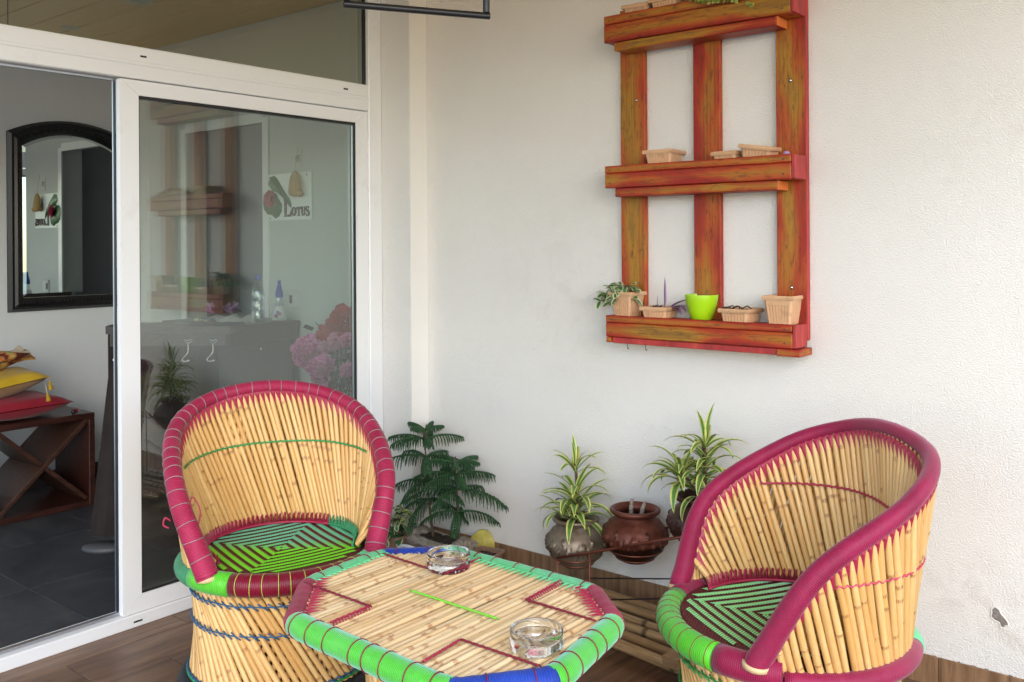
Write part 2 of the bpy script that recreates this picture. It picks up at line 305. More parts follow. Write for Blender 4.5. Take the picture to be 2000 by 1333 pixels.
# ------------------------------------------------------------------ mesh helper
class MB:
    def __init__(s): s.v = []; s.f = []; s.uv = []; s.att = []; s.mi = []; s.useuv = False; s.useatt = None; s.cur = 0
    def add(s, verts, faces, uvs=None, att=None):
        k = len(s.v); s.v += [tuple(p) for p in verts]
        s.att += list(att) if att is not None else [0.0] * len(verts)
        for i, f in enumerate(faces):
            s.f.append(tuple(a + k for a in f)); s.mi.append(s.cur)
            s.uv.append(uvs[i] if uvs else [(0, 0)] * len(f))
        if uvs: s.useuv = True
        return s
    def box(s, c, d, rot=None, bev=0):
        x, y, z = d[0] / 2, d[1] / 2, d[2] / 2
        if bev:
            b = min(bev, x * .9, y * .9, z * .9); vs_ = []
            # chamfered box: 24 verts
            P = []
            for sx in (-1, 1):
                for sy in (-1, 1):
                    for sz in (-1, 1):
                        P.append(((sx * x, sy * (y - b), sz * (z - b)), (sx * (x - b), sy * y, sz * (z - b)), (sx * (x - b), sy * (y - b), sz * z)))
            vs_ = [q for t in P for q in t]
            def I(sx, sy, sz, a): return ((sx > 0) * 4 + (sy > 0) * 2 + (sz > 0)) * 3 + a
            F = []
            for sg in (-1, 1):
                F.append([I(sg, -1, -1, 0), I(sg, 1, -1, 0), I(sg, 1, 1, 0), I(sg, -1, 1, 0)])
                F.append([I(-1, sg, -1, 1), I(1, sg, -1, 1), I(1, sg, 1, 1), I(-1, sg, 1, 1)])
                F.append([I(-1, -1, sg, 2), I(1, -1, sg, 2), I(1, 1, sg, 2), I(-1, 1, sg, 2)])
            for a in (-1, 1):
                for b_ in (-1, 1):
                    F.append([I(a, b_, -1, 0), I(a, b_, 1, 0), I(a, b_, 1, 1), I(a, b_, -1, 1)])
                    F.append([I(a, -1, b_, 0), I(a, 1, b_, 0), I(a, 1, b_, 2), I(a, -1, b_, 2)])
                    F.append([I(-1, a, b_, 1), I(1, a, b_, 1), I(1, a, b_, 2), I(-1, a, b_, 2)])
                    for c_ in (-1, 1): F.append([I(a, b_, c_, 0), I(a, b_, c_, 1), I(a, b_, c_, 2)])
        else:
            vs_ = [(sx * x, sy * y, sz * z) for sx in (-1, 1) for sy in (-1, 1) for sz in (-1, 1)]
            F = [(0, 1, 3, 2), (4, 6, 7, 5), (0, 4, 5, 1), (2, 3, 7, 6), (0, 2, 6, 4), (1, 5, 7, 3)]
        mt = Matrix.Translation(c) @ (rot.to_matrix().to_4x4() if rot is not None else Matrix())
        return s.add([mt @ Vector(p) for p in vs_], F)
    def bx(s, a, b, bev=0):
        return s.box([(p + q) / 2 for p, q in zip(a, b)], [abs(q - p) for p, q in zip(a, b)], bev=bev)
    def tube(s, pts, r, n=8, closed=False, cap=True, att=None, flat=1.0):
        pts = [Vector(p) for p in pts]; N = len(pts); rr = r if hasattr(r, '__len__') else [r] * N
        tg = []
        for i in range(N):
            a = pts[(i - 1) % N] if (closed or i > 0) else pts[i]; b = pts[(i + 1) % N] if (closed or i < N - 1) else pts[i]
            t = (b - a); tg.append(t.normalized() if t.length > 1e-9 else Vector((0, 0, 1)))
        up = Vector((0, 0, 1)) if abs(tg[0].z) < .9 else Vector((1, 0, 0))
        nx = (up - tg[0] * up.dot(tg[0])).normalized(); L = 0; vs_ = []; us = []
        for i in range(N):
            nx = (nx - tg[i] * nx.dot(tg[i])); nx = nx.normalized() if nx.length > 1e-6 else tg[i].orthogonal().normalized()
            ny = tg[i].cross(nx)
            if i: L += (pts[i] - pts[i - 1]).length
            us.append(L)
            for k in range(n):
                a = 2 * pi * k / n; vs_.append(pts[i] + (nx * math.cos(a) * flat + ny * math.sin(a)) * rr[i])
        F = []; U = []
        M_ = N if closed else N - 1
        if closed: us.append(L + (pts[0] - pts[-1]).length)
        for i in range(M_):
            j = (i + 1) % N
            for k in range(n):
                k2 = (k + 1) % n
                F.append((i * n + k, i * n + k2, j * n + k2, j * n + k)); a = us[i]; b = us[i + 1]
                U.append([(a, k / n), (a, (k + 1) / n), (b, (k + 1) / n), (b, k / n)])
        if cap and not closed:
            F.append(tuple(range(n - 1, -1, -1))); U.append([(0, 0)] * n)
            F.append(tuple((N - 1) * n + k for k in range(n))); U.append([(L, 0)] * n)
        A = None
        if att: A = [att[i] for i in range(N) for k in range(n)]
        return s.add(vs_, F, U, A)
    def lathe(s, prof, n=32, c=(0, 0, 0), disp=None, attf=None, cap=True):
        vs_ = []; A = []
        for i, (r, z) in enumerate(prof):
            for k in range(n):
                a = 2 * pi * k / n; d = disp(a, i / (len(prof) - 1), z) if disp else 0
                vs_.append((c[0] + (r + d) * math.cos(a), c[1] + (r + d) * math.sin(a), c[2] + z)); A.append(attf(a, z) if attf else 0)
        F = [(i * n + k, i * n + (k + 1) % n, (i + 1) * n + (k + 1) % n, (i + 1) * n + k) for i in range(len(prof) - 1) for k in range(n)]
        if cap and prof[0][0] > 1e-5: F.append(tuple(range(n - 1, -1, -1)))
        if cap and prof[-1][0] > 1e-5: F.append(tuple((len(prof) - 1) * n + k for k in range(n)))
        return s.add(vs_, F, None, A)
    def poly(s, pts, d):
        """flat polygon (list of 3-D points) thickened by vector d"""
        n = len(pts); d = Vector(d); P = [Vector(p) for p in pts]
        F = [tuple(range(n)), tuple(range(2 * n - 1, n - 1, -1))] + [(k, k + n, (k + 1) % n + n, (k + 1) % n) for k in range(n)]
        return s.add(P + [p + d for p in P], F)
    def mesh(s, name, attname=None):
        me = bpy.data.meshes.new(name); me.from_pydata(s.v, [], s.f); me.update()
        if s.useuv:
            uvl = me.uv_layers.new(name='UVMap'); flat = [c for f in s.uv for p in f for c in p]; uvl.data.foreach_set('uv', flat)
        if attname:
            a = me.attributes.new(attname, 'FLOAT', 'POINT'); a.data.foreach_set('value', s.att)
        return me
def fix_normals(me):
    import bmesh
    b = bmesh.new(); b.from_mesh(me); bmesh.ops.recalc_face_normals(b, faces=b.faces); b.to_mesh(me); b.free()
def build(name, mb, mt, parent=None, smooth=False, att=None, ang=None, norm=True):
    me = mb if isinstance(mb, bpy.types.Mesh) else mb.mesh(name, att)
    if norm and not isinstance(mb, bpy.types.Mesh): fix_normals(me)
    mts = mt if isinstance(mt, (list, tuple)) else [mt]
    if not me.materials:
        for q in mts: me.materials.append(q)
        if len(mts) > 1: me.polygons.foreach_set('material_index', mb.mi)
    if smooth: me.polygons.foreach_set('use_smooth', [True] * len(me.polygons))
    o = bpy.data.objects.new(name, me); COL.objects.link(o)
    if parent: o.parent = parent
    if smooth and ang: me.set_sharp_from_angle(angle=R(ang))
    return o
def thing(name, label, cat, loc=(0, 0, 0), rz=0, group=None):
    o = bpy.data.objects.new(name, None); COL.objects.link(o); o.location = loc; o.rotation_euler = (0, 0, rz)
    o.empty_display_size = .05; return tag(o, label, cat, group)
def tag(o, label, cat, group=None):
    o['label'] = label; o['category'] = cat
    if group: o['group'] = group
    return o
def struct(o, label=None):
    o['kind'] = 'structure'
    if label: o['label'] = label
    return o
def share(name, me, parent, mw=None):
    o = bpy.data.objects.new(name, me); COL.objects.link(o)
    if parent: o.parent = parent
    if mw is not None: o.matrix_local = mw
    return o
def catmull(P, n=8, closed=False):
    P = [Vector(p) for p in P]; out = []
    Q = [P[-1]] + P + [P[0], P[1]] if closed else [P[0] * 2 - P[1]] + P + [P[-1] * 2 - P[-2]]
    for i in range(1, len(Q) - 2):
        p0, p1, p2, p3 = Q[i - 1:i + 3]
        for k in range(n):
            t = k / n; out.append(.5 * ((2 * p1) + (p2 - p0) * t + (2 * p0 - 5 * p1 + 4 * p2 - p3) * t * t + (3 * p1 - p0 - 3 * p2 + p3) * t ** 3))
    if not closed: out.append(P[-1])
    return out
def seg_matrix(a, b, r, spin=0):
    a = Vector(a); b = Vector(b); d = b - a; q = d.to_track_quat('Z', 'Y').to_matrix().to_4x4()
    return Matrix.Translation(a) @ q @ Matrix.Rotation(spin, 4, 'Z') @ Matrix.Diagonal((r, r, d.length, 1))

# ------------------------------------------------------------------ setting: ground, floors, walls, ceiling
struct(build('ground', MB().bx((-60, -60, -.40), (60, 60, -.30)), M['ground']))  # unseen ground, added pale and warm to bounce light onto the ceiling
bed = struct(build('balcony_floor', MB().bx((-.10, -5.2, -.30), (4.3, .0, -.006)), M['grout']))
PW = .196
plank_mesh = {}
xs = -.085
ix = 0
while xs < 4.28:
    off = [0, .45, .2, .75][ix % 4]; y0 = .0 - off
    ys = [0.0]
    y = -off if off else -1.2
    while y > -5.2: ys.append(y); y -= 1.2
    ys.append(-5.2)
    for a, b in zip(ys[:-1], ys[1:]):
        key = round(a - b, 3)
        if key not in plank_mesh:
            me = MB().bx((-PW / 2 + .0015, -key / 2 + .0015, -.012), (PW / 2 - .0015, key / 2 - .0015, 0), bev=.0012).mesh('floor_plank'); fix_normals(me); me.materials.append(M['floor_wood']); plank_mesh[key] = me
        share('floor_plank', plank_mesh[key], bed, Matrix.Translation((xs + PW / 2, (a + b) / 2, 0)))
    xs += PW; ix += 1

end_wall = struct(build('end_wall', MB().bx((0, 0, -.3), (4.3, .2, 2.75)), M['plaster']))
sk = MB(); me = MB().bx((-.099, -.008, 0), (.099, -.0005, .092), bev=.001).mesh('skirting_tile'); fix_normals(me); me.materials.append(M['skirt'])
x = .20
while x < 4.2:
    share('skirting_tile', me, end_wall, Matrix.Translation((x + .1 + .012, 0, 0))); x += .2
# chipped plaster patch and grimy joint on the end wall
pts = [(2.566, .279), (2.574, .286), (2.584, .281), (2.590, .270), (2.598, .262), (2.606, .252), (2.608, .243), (2.600, .240), (2.596, .233), (2.588, .236), (2.585, .246), (2.572, .250), (2.564, .258), (2.567, .268)]
ch = MB(); ch.poly([(x, -.0015, z) for x, z in pts], (0, .001, 0)); 
o = build('plaster_chip', ch, M['chip'], end_wall)
lip = MB(); lp = [(2.587 + (x - 2.587) * 1.1, -.0015, .258 + (z - .258) * 1.12) for x, z in pts]
lip.tube(catmull(lp, 3, True), .0014, 5, True); build('chip_edge', lip, M['plaster_smooth'], end_wall, True)
g = MB(); x = 2.35; r2 = random.Random(3)
while x < 2.75:
    L = r2.uniform(.008, .03); g.box((x, -.0009, .0926 + r2.uniform(0, .0006)), (L * .5, .0016, r2.uniform(.0004, .0010))); x += L + r2.uniform(.0, .06)
build('skirting_grime', g, M['dry_twig'], end_wall)['kind'] = 'stuff'

# stub of the door wall beside the frame (the frame sits in a deep reveal)
door_wall = struct(build('door_wall', MB().bx((-.10, -.112, -.3), (.180, -.001, 2.75)), M['plaster']))
build('corner_strip', MB().bx((.1805, -.111, 0), (.186, -.001, 2.62)), M['plaster_smooth'], door_wall)  # outer face of the stub, coloured paler for the light it catches
build('wall_panel', MB().bx((-.10, -5.2, -.3), (.186, -3.62, 2.75)), M['plaster'], door_wall)
build('lintel', MB().bx((-.10, -3.62, 2.58), (.186, -.1125, 2.75)), M['plaster'], door_wall)

struct(build('added_shade_wall', MB().bx((.19, -3.75, -.3), (4.25, -3.63, .22)).bx((4.13, -3.63, -.3), (4.25, -.001, .22)), M['plaster']))  # unseen low wall, added to shade the foot of the end wall
# balcony ceiling of planks (seen in the transom glass)
cb = struct(build('balcony_ceiling', MB().bx((0.19, -3.35, 2.645), (3.75, -.001, 2.78)), M['ceil_gap']))
me = MB().bx((-1.77, -.094, -.012), (1.77, .094, 0.0), bev=.003).mesh('ceiling_plank'); fix_normals(me); me.materials.append(M['ceil'])
y = -.10
while y > -3.2:
    share('ceiling_plank', me, cb, Matrix.Translation((1.97, y, 2.64))); y -= .195
for i, (x, y, r) in enumerate(((1.12, -.66, .062), (1.95, -.62, .045), (2.75, -.64, .045))):
    t = thing('downlight', ['white ringed recessed downlight in plank ceiling, nearest the door', 'white ringed downlight in plank ceiling, second from the door', 'white ringed downlight in plank ceiling, farthest from the door'][i], 'ceiling light', (x, y, 2.626), group='recessed downlights in the balcony ceiling')
    b = MB(); b.lathe([(r * .8, 0), (r, -.004), (r * 1.12, 0), (r * 1.12, .003), (r * .8, .003), (r * .8, 0)], 28, cap=False); build('trim_ring', b, M['lamp_white'], t, True)
    b = MB(); b.lathe([(0, .001), (r * .78, .001)], 24, cap=False); build('diffuser', b, M['card'], t)

# interior room
inner = struct(build('interior_floor', MB().bx((-3.6, -5.2, -.30), (-.101, 1.6, -.006)), M['grout']))
me = MB().bx((-.2985, -.2985, -.01), (.2985, .2985, 0), bev=.001).mesh('slate_tile'); fix_normals(me); me.materials.append(M['slate'])
for i in range(6):
    for j in range(11):
        share('slate_tile', me, inner, Matrix.Translation((-.405 - .6 * i, 1.28 - .6 * j, 0)))
bw = MB()
bw.bx((-2.45, -2.0, 0), (-2.30, .2, 2.6)); bw.bx((-2.45, -5.0, 0), (-2.30, -2.0, .3)); bw.bx((-2.45, -5.0, 2.5), (-2.30, -2.0, 2.6)); bw.bx((-2.45, -5.2, 0), (-2.30, -5.0, 2.6))
back = struct(build('interior_back_wall', bw, M['inner_wall']))
build('baseboard', MB().bx((-2.30, -2.0, 0), (-2.288, .019, .09)), M['rosewood_in'], back)
sw = MB(); sw.bx((-1.07, .02, 0), (-.101, .17, 2.6)); sw.bx((-2.2995, .02, 0), (-1.90, .17, 2.6)); sw.bx((-1.90, .02, 2.10), (-1.07, .17, 2.6))
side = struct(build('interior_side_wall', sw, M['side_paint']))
dc = MB(); dc.bx((-1.097, .008, 0), (-1.045, .0195, 2.10)); dc.bx((-1.92, .008, 0), (-1.868, .0195, 2.10)); dc.bx((-1.868, .008, 2.075), (-1.0975, .0195, 2.13))
build('door_casing', dc, M['upvc'], side)
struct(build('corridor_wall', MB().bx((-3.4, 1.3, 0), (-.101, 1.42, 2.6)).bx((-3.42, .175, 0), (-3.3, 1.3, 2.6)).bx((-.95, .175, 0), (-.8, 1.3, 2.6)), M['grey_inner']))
struct(build('interior_end_wall', MB().bx((-2.45, -5.35, 0), (-.101, -5.2, .1)).bx((-2.45, -5.35, 2.56), (-.101, -5.2, 2.6)), M['inner_wall']))  # unseen end of the room, opened up to let more daylight in
struct(build('interior_ceiling', MB().bx((-3.4, -5.35, 2.6), (-.101, 1.42, 2.72)), M['inner_wall']))

# ------------------------------------------------------------------ sliding door
D = thing('sliding_door', 'white sliding glass door with open left side and fixed glazed sash', 'glass door', (0, -1.2, 0))
def dl(a, b): return (a[0], a[1] + 1.2, a[2]), (b[0], b[1] + 1.2, b[2])
def dbox(name, mt, a, b, bev=.002, parent=None): return build(name, MB().bx(*dl(a, b), bev=bev), mt, parent or D)
dbox('jamb', M['upvc'], (-.09, -.192, .052), (0, -.113, 2.58), .004)
f = build('transom_bar', MB().bx(*dl((-.09, -3.62, 2.012), (0, -.1925, 2.132)), bev=.004).bx(*dl((-.01, -3.62, 2.062), (.0035, -.1925, 2.078)), bev=.003), M['upvc'], D)
dbox('head_track', M['alu'], (-.060, -3.62, 2.002), (-.045, -1.392, 2.0115), .001)
s_ = MB()
for yy in (-.33, -1.30, -2.2): s_.bx(*dl((-.002, yy - .0125, 2.094), (.0008, yy + .0125, 2.101)))
build('drain_slot', s_, M['rubber'], f)
tf = MB(); tf.bx(*dl((-.07, -.1985, 2.1325), (-.02, -.1925, 2.58))); build('transom_gasket', tf, M['rubber'], D)
gp = build('transom_pane', MB().add(*[[(-.03, -2.41, 2.1325), (-.03, 1.0015, 2.1325), (-.03, 1.0015, 2.58), (-.03, -2.41, 2.58)], [(0, 1, 2, 3)]]), M['tinted_pane'], D, norm=False)
sl = dbox('sill', M['upvc'], (-.09, -3.62, 0), (0, -.113, .0475), .003)
s_ = MB(); s_.bx(*dl((-.002, -1.352, .018), (.001, -1.318, .024))); build('drain_slot', s_, M['rubber'], sl)
dbox('floor_track', M['alu'], (-.052, -3.62, .048), (-.034, -1.384, .060), .002)
# fixed sash: four mitred members, gasket, double glazing
sash = bpy.data.objects.new('sash', None)
def frame_piece(mb, y0, y1, z0, z1, wd, x0, x1):
    """four mitred bars"""
    yi0, yi1, zi0, zi1 = y0 + wd[0], y1 - wd[1], z0 + wd[2], z1 - wd[3]
    out = [(y0, z0), (y1, z0), (y1, z1), (y0, z1)]; inn = [(yi0, zi0), (yi1, zi0), (yi1, zi1), (yi0, zi1)]
    for k in range(4):
        a, b = out[k], out[(k + 1) % 4]; c, d = inn[(k + 1) % 4], inn[k]
        P = [(x1, p[0] + 1.2, p[1]) for p in (a, b, c, d)]
        # tiny gap at the mitre
        ctr = sum((Vector(p) for p in P), Vector()) / 4
        P = [ctr + (Vector(p) - ctr) * .9992 for p in P]
        mb.poly(P, (x0 - x1, 0, 0))
sm = MB(); frame_piece(sm, -1.388, -.1935, .050, 2.008, (.073, .072, .064, .055), -.036, -.008)
so = build('sash', sm, M['upvc'], D)
gm = MB(); frame_piece(gm, -1.3145, -.266, .1145, 1.9525, (.004, .010, .006, .010), -.0355, -.0115); build('gasket', gm, M['rubber'], so)
eb = MB(); eb.bx(*dl((-.050, -1.3915, .062), (-.037, -1.3885, 2.002))); build('brush_seal', eb, M['rubber'], so)
eb = MB(); eb.bx(*dl((-.058, -1.3915, .062), (-.0505, -1.3885, 2.002))); build('edge_strip', eb, M['alu'], so)
for xx, tilt in ((-.016, 0), (-.032, .0025)):
    q = [(xx, -.115, .115), (xx - tilt, .934, .115), (xx - tilt, .934, 1.952), (xx, -.115, 1.952)]
    build('glass_pane', MB().add(q, [(0, 1, 2, 3)]), M['pane'], so, norm=False)
sp = MB(); sp.bx(*dl((-.0285, -1.31, .121), (-.0175, -.278, .128))); sp.bx(*dl((-.0285, -.2765, .121), (-.0175, -.2705, 1.94))); build('spacer_bar', sp, M['alu'], so)

# ------------------------------------------------------------------ interior objects
# arched mirror on the back wall
MR = thing('wall_mirror', 'arched wall mirror in carved black frame on the interior wall', 'mirror', (-2.298, -.5, 1.02))
def arch(y0, y1, z0, z1, rise, n=16):
    P = [(y0, z0), (y1, z0)]
    hw = (y1 - y0) / 2; Rr = (hw * hw + rise * rise) / (2 * rise); c = z1 - Rr; a0 = math.asin(hw / Rr)
    for k in range(n + 1):
        a = a0 - 2 * a0 * k / n; P.append(((y0 + y1) / 2 + Rr * math.sin(a), c + Rr * math.cos(a)))
    return P
oy0, oy1 = -.345, .375
ins = [0, .016, .030, .044, .062, .078]; hts = [.012, .034, .030, .040, .032, .020]
loops = []
for d_, h in zip(ins, hts): loops.append([(h, y, z) for y, z in arch(oy0 + d_, oy1 - d_, .005 + d_, 1.115 - d_, .085)])
fr = MB(); n = len(loops[0]); V = [(0, p[1], p[2]) for p in loops[0]]
for lp in loops: V += lp
V += [(.004, p[1], p[2]) for p in loops[-1]]
F = [(i * n + k, i * n + (k + 1) % n, (i + 1) * n + (k + 1) % n, (i + 1) * n + k) for i in range(len(loops) + 1) for k in range(n)]
fr.add(V, F); fo = build('frame', fr, M['mirror_frame'], MR)
bd = MB()
lp = [(.037, y, z) for y, z in arch(oy0 + .053, oy1 - .053, .058, 1.062, .085, 16)]
dense = []
for k in range(len(lp)):
    a = Vector(lp[k]); b = Vector(lp[(k + 1) % len(lp)]); q = max(1, int((b - a).length / .021))
    for t in range(q): dense.append(a.lerp(b, t / q))
for p in dense: bd.box(p, (.010, .011, .011), Euler((R(45), 0, 0)))
build('beading', bd, M['mirror_frame'], fo)['kind'] = 'stuff'
gl = MB(); gl.poly([(.0125, y, z) for y, z in arch(oy0 + .10, oy1 - .10, .107, 1.017, .075)], (-.004, 0, 0)); build('mirror_glass', gl, M['mirror'], MR)
bv = MB(); A1 = arch(oy0 + .079, oy1 - .079, .085, 1.036, .08); A2 = arch(oy0 + .10, oy1 - .10, .107, 1.017, .075)
bv.add([(.009, y, z) for y, z in A1] + [(.013, y, z) for y, z in A2], [(k, (k + 1) % n, n + (k + 1) % n, n + k) for k in range(n)]); build('bevel', bv, M['mirror'], MR)

# cube bench with X braces
B = thing('cube_bench', 'dark wooden cube bench with X shaped braces below cushions', 'bench', (-1.906, -.905, 0))
hx_, hy_, H_ = .20, .265, .50
build('seat_board', MB().bx((-hx_, -hy_, H_ - .032), (hx_, hy_, H_), bev=.004), M['rosewood'], B)
build('bottom_board', MB().bx((-hx_, -hy_ + .0325, .001), (hx_, hy_ - .0325, .03), bev=.003), M['rosewood'], B)
for s in (-1, 1):
    build('side_panel', MB().bx((-hx_, s * hy_, .001), (hx_, s * (hy_ - .032), H_ - .0325), bev=.003), M['rosewood'], B)
L = math.hypot(2 * hy_ - .07, H_ - .07); ang = math.atan2(H_ - .07, 2 * hy_ - .07)
build('brace', MB().box((0, 0, .25), (2 * hx_ - .012, L, .022), Euler((ang, 0, 0)), bev=.002), [M['x_wood']], B)
for s in (-1, 1):
    build('brace', MB().box((0, s * L * .25 * math.cos(ang) * 1.02, .25 - s * L * .25 * math.sin(ang) * 1.02), (2 * hx_ - .016, L / 2 - .026, .022), Euler((-ang, 0, 0)), bev=.002), M['x_wood'], B)

def cushion(name, label, loc, sx, sy, sz, mt, rz=0, mt2=None, rot=(0, 0)):
    t = thing(name, label, 'cushion', loc, rz); N = 18; mb = MB(); V = []; F = []
    for side in (1, -1):
        for i in range(N + 1):
            for j in range(N + 1):
                a = i / N * 2 - 1; b = j / N * 2 - 1
                pin = 1 - .10 * (1 - abs(a * b)) * (a * a * (1 - b * b) * 0 + 0)
                h = max(0, (1 - abs(a) ** 2.6)) ** .55 * max(0, (1 - abs(b) ** 2.6)) ** .55
                xx = a * (1 - .10 * (1 - b * b) * abs(a) ** 3); yy = b * (1 - .10 * (1 - a * a) * abs(b) ** 3)
                wr = .006 * math.sin(7 * a + 3 * b) * h
                V.append((xx * sx, yy * sy, side * (h * sz + .002) + wr))
    o_ = (N + 1) ** 2
    for i in range(N):
        for j in range(N):
            q = [i * (N + 1) + j, (i + 1) * (N + 1) + j, (i + 1) * (N + 1) + j + 1, i * (N + 1) + j + 1]
            F.append(tuple(q)); 
    top = MB(); top.add(V[:o_], F); bot = MB(); bot.add(V[o_:], [f[::-1] for f in F])
    c = build('cover', top, mt, t, True, norm=False); u = build('underside', bot, mt2 or mt, t, True, norm=False)
    t.rotation_euler = (rot[0], rot[1], rz); return t
cr_ = cushion('red_cushion', 'deep red cushion lying flat on the dark bench', (-1.89, -1.02, .566), .20, .255, .062, M['red_cloth'], R(8))
cyl = cushion('yellow_cushion', 'mustard yellow cushion with tassels propped on the red cushion', (-1.88, -1.10, .688), .20, .225, .062, M['yellow_cloth'], R(-4), M['tan_cloth'], (R(9), 0))
def tassel(parent, p, L, m1, m2):
    b = MB(); b.tube([p, Vector(p) + Vector((0, .004, -L * .5))], .0022, 5); o = build('tassel_cord', b, M['straw'], parent)
    b = MB(); e = Vector(p) + Vector((0, .004, -L * .5)); b.lathe([(0, 0), (.006, -.002), (.008, -.012), (.006, -.016), (.011, -.03), (.013, -.042), (0, -.043)], 10, e); build('tassel', b, m1, parent, True)
tassel(cyl, (.19, .215, .0), .05, M['yellow_cloth'], None); tassel(cyl, (.19, .195, -.03), .10, M['yellow_cloth'], None)
b = MB(); b.lathe([(0, -.012), (.010, -.009), (.013, 0), (.010, .010), (0, .013)], 10); o = build('pompom', b, M['red_cloth'], cr_, True); o.location = (.18, .275, -.052)
b = MB(); b.lathe([(0, -.012), (.010, -.009), (.013, 0), (.010, .010), (0, .013)], 10); o = build('pompom', b, M['rubber'], cr_, True); o.location = (.19, .255, -.054)
FC = thing('folded_cloth', 'crumpled orange and beige printed cloth heaped on the yellow cushion', 'cloth', (-1.87, -1.10, .755), 0)
for k, (mt_, z, a, ll, w_) in enumerate((('print_cloth', .03, 14, .42, .20), ('beige_cloth', .045, 26, .36, .13), ('print_cloth', .075, 20, .30, .17), ('beige_cloth', .085, 33, .24, .06))):
    b = MB(); N = 16; V = []; F = []; rr = random.Random(k)
    for i in range(N + 1):
        for j in range(13):
            u = i / N - .5; v = j / 12 * 2 * pi
            th = .022 * (1 - (2 * u) ** 4 * .4); wob = .008 * math.sin(9 * u + 2.3 * k + 2 * math.sin(v))
            V.append((w_ * .5 * math.cos(v), u * ll, th * math.sin(v) + wob + .014 * math.sin(5 * u + k)))
    for i in range(N):
        for j in range(12): F.append((i * 13 + j, i * 13 + j + 1, (i + 1) * 13 + j + 1, (i + 1) * 13 + j))
    b.add(V, F); o = build('cloth_fold', b, M[mt_], FC, True); o.location = (.02 * k - .03, -.01 + .012 * k, z - .02); o.rotation_euler = (R(a * .8), 0, R(-6 + 4 * k))

# counter with brown cloth front, beside the glass
a = Vector((-.979, -.968, 0)); b_ = Vector((-.536, -.605, 0)); L = (b_ - a).length; ca = math.atan2(b_.y - a.y, b_.x - a.x)
CT = thing('bar_counter', 'tapered dark brown counter with chrome hooks under its top', 'counter', tuple((a + b_) / 2), ca)
b = MB(); P = [(-L / 2 + .01, -.005), (L / 2 + .02, -.005), (L / 2 + .02, .23), (-L / 2 + .01, .23)]
P = [(L / 2 + .02, .0), (L / 2 + .02, .24), (-L / 2 + .05, .24), (-L / 2, .20), (-L / 2 - .008, .12), (-L / 2, .04), (-L / 2 + .05, 0)]
b.poly([(x, y, .985) for x, y in P], (0, 0, .037)); build('top', b, M['dark_slab'], CT)
b = MB(); t0, t1 = -L / 2 + .045, L / 2 - .05; bb0, bb1 = -L / 2 - .055, L / 2 - .03
V = []; nx_ = 26
for i in range(nx_ + 1):
    s = i / nx_
    for k in range(9):
        h = k / 8; x = (t0 * (1 - s) + t1 * s) * (1 - h) + (bb0 * (1 - s) + bb1 * s) * h
        V.append((x, .016 - .03 * h + .006 * math.sin(s * 38) * h, .984 - .93 * h))
F = [(i * 9 + k, (i + 1) * 9 + k, (i + 1) * 9 + k + 1, i * 9 + k + 1) for i in range(nx_) for k in range(8)]
b.add(V, F); b.bx((bb0 + .07, .03, .05), (bb1 - .01, .22, .984)); b.add([(bb0, -.014, .054), (t0, .016, .984), (t0 + .01, .21, .984), (bb0 + .01, .23, .054)], [(0, 1, 2, 3)])
build('cloth_front', b, M['brown_panel'], CT, False)
b = MB(); b.bx((t0 - .01, .004, .93), (L / 2, .012, .984), bev=.002); build('apron', b, M['taupe'], CT)
def hook(x):
    b = MB(); b.tube(catmull([(x - .018, -.004, .955), (x - .015, -.010, .962), (x, -.012, .957), (x + .015, -.010, .962), (x + .018, -.004, .955), (x, -.008, .946), (x - .018, -.004, .955)], 4), .002, 6)
    b.tube(catmull([(x, -.010, .948), (x + .001, -.012, .905), (x - .012, -.018, .886), (x - .022, -.024, .874), (x - .016, -.026, .864), (x + .004, -.024, .864)], 5), .002, 6)
    b.lathe([(0, -.006), (.006, 0), (0, .006)], 8, (x + .008, -.024, .866)); build('hook', b, M['steel'], CT, True)
for x in (L / 2 - .17, L / 2 - .055, -L / 2 + .085): hook(x)
b = MB(); b.lathe([(.0, 0), (.075, 0), (.080, .012), (.072, .026), (.0, .03)], 24); o = build('foot', b, M['foot_grey'], CT, True); o.location = (-L / 2 + .02, -.04, 0); o.scale = (1.25, .8, 1)

CB = thing('cabinet', 'taupe cabinet with keyhole under the bottles and glass flowers', 'cabinet', (-1.06, -.222, 0))
build('carcass', MB().bx((-.29, -.222, .02), (.285, .222, .975), bev=.002), M['taupe'], CB)
build('cabinet_top', MB().bx((-.295, -.226, .9755), (.291, .226, .998), bev=.002), M['taupe'], CB)
dr = build('door', MB().bx((.286, -.22, .03), (.292, .175, .90), bev=.002), M['taupe'], CB)
b = MB(); b.lathe([(0, .012), (.009, .010), (.011, 0)], 14); o = build('lock_knob', b, M['steel'], dr, True); o.location = (.292, -.025, .868); o.rotation_euler = (0, R(90), 0)
b = MB(); b.bx((.286, .18, .03), (.293, .186, .90)); b.bx((.286, -.22, .904), (.2925, .186, .908)); build('door_gap', b, M['dark_slab'], CB)
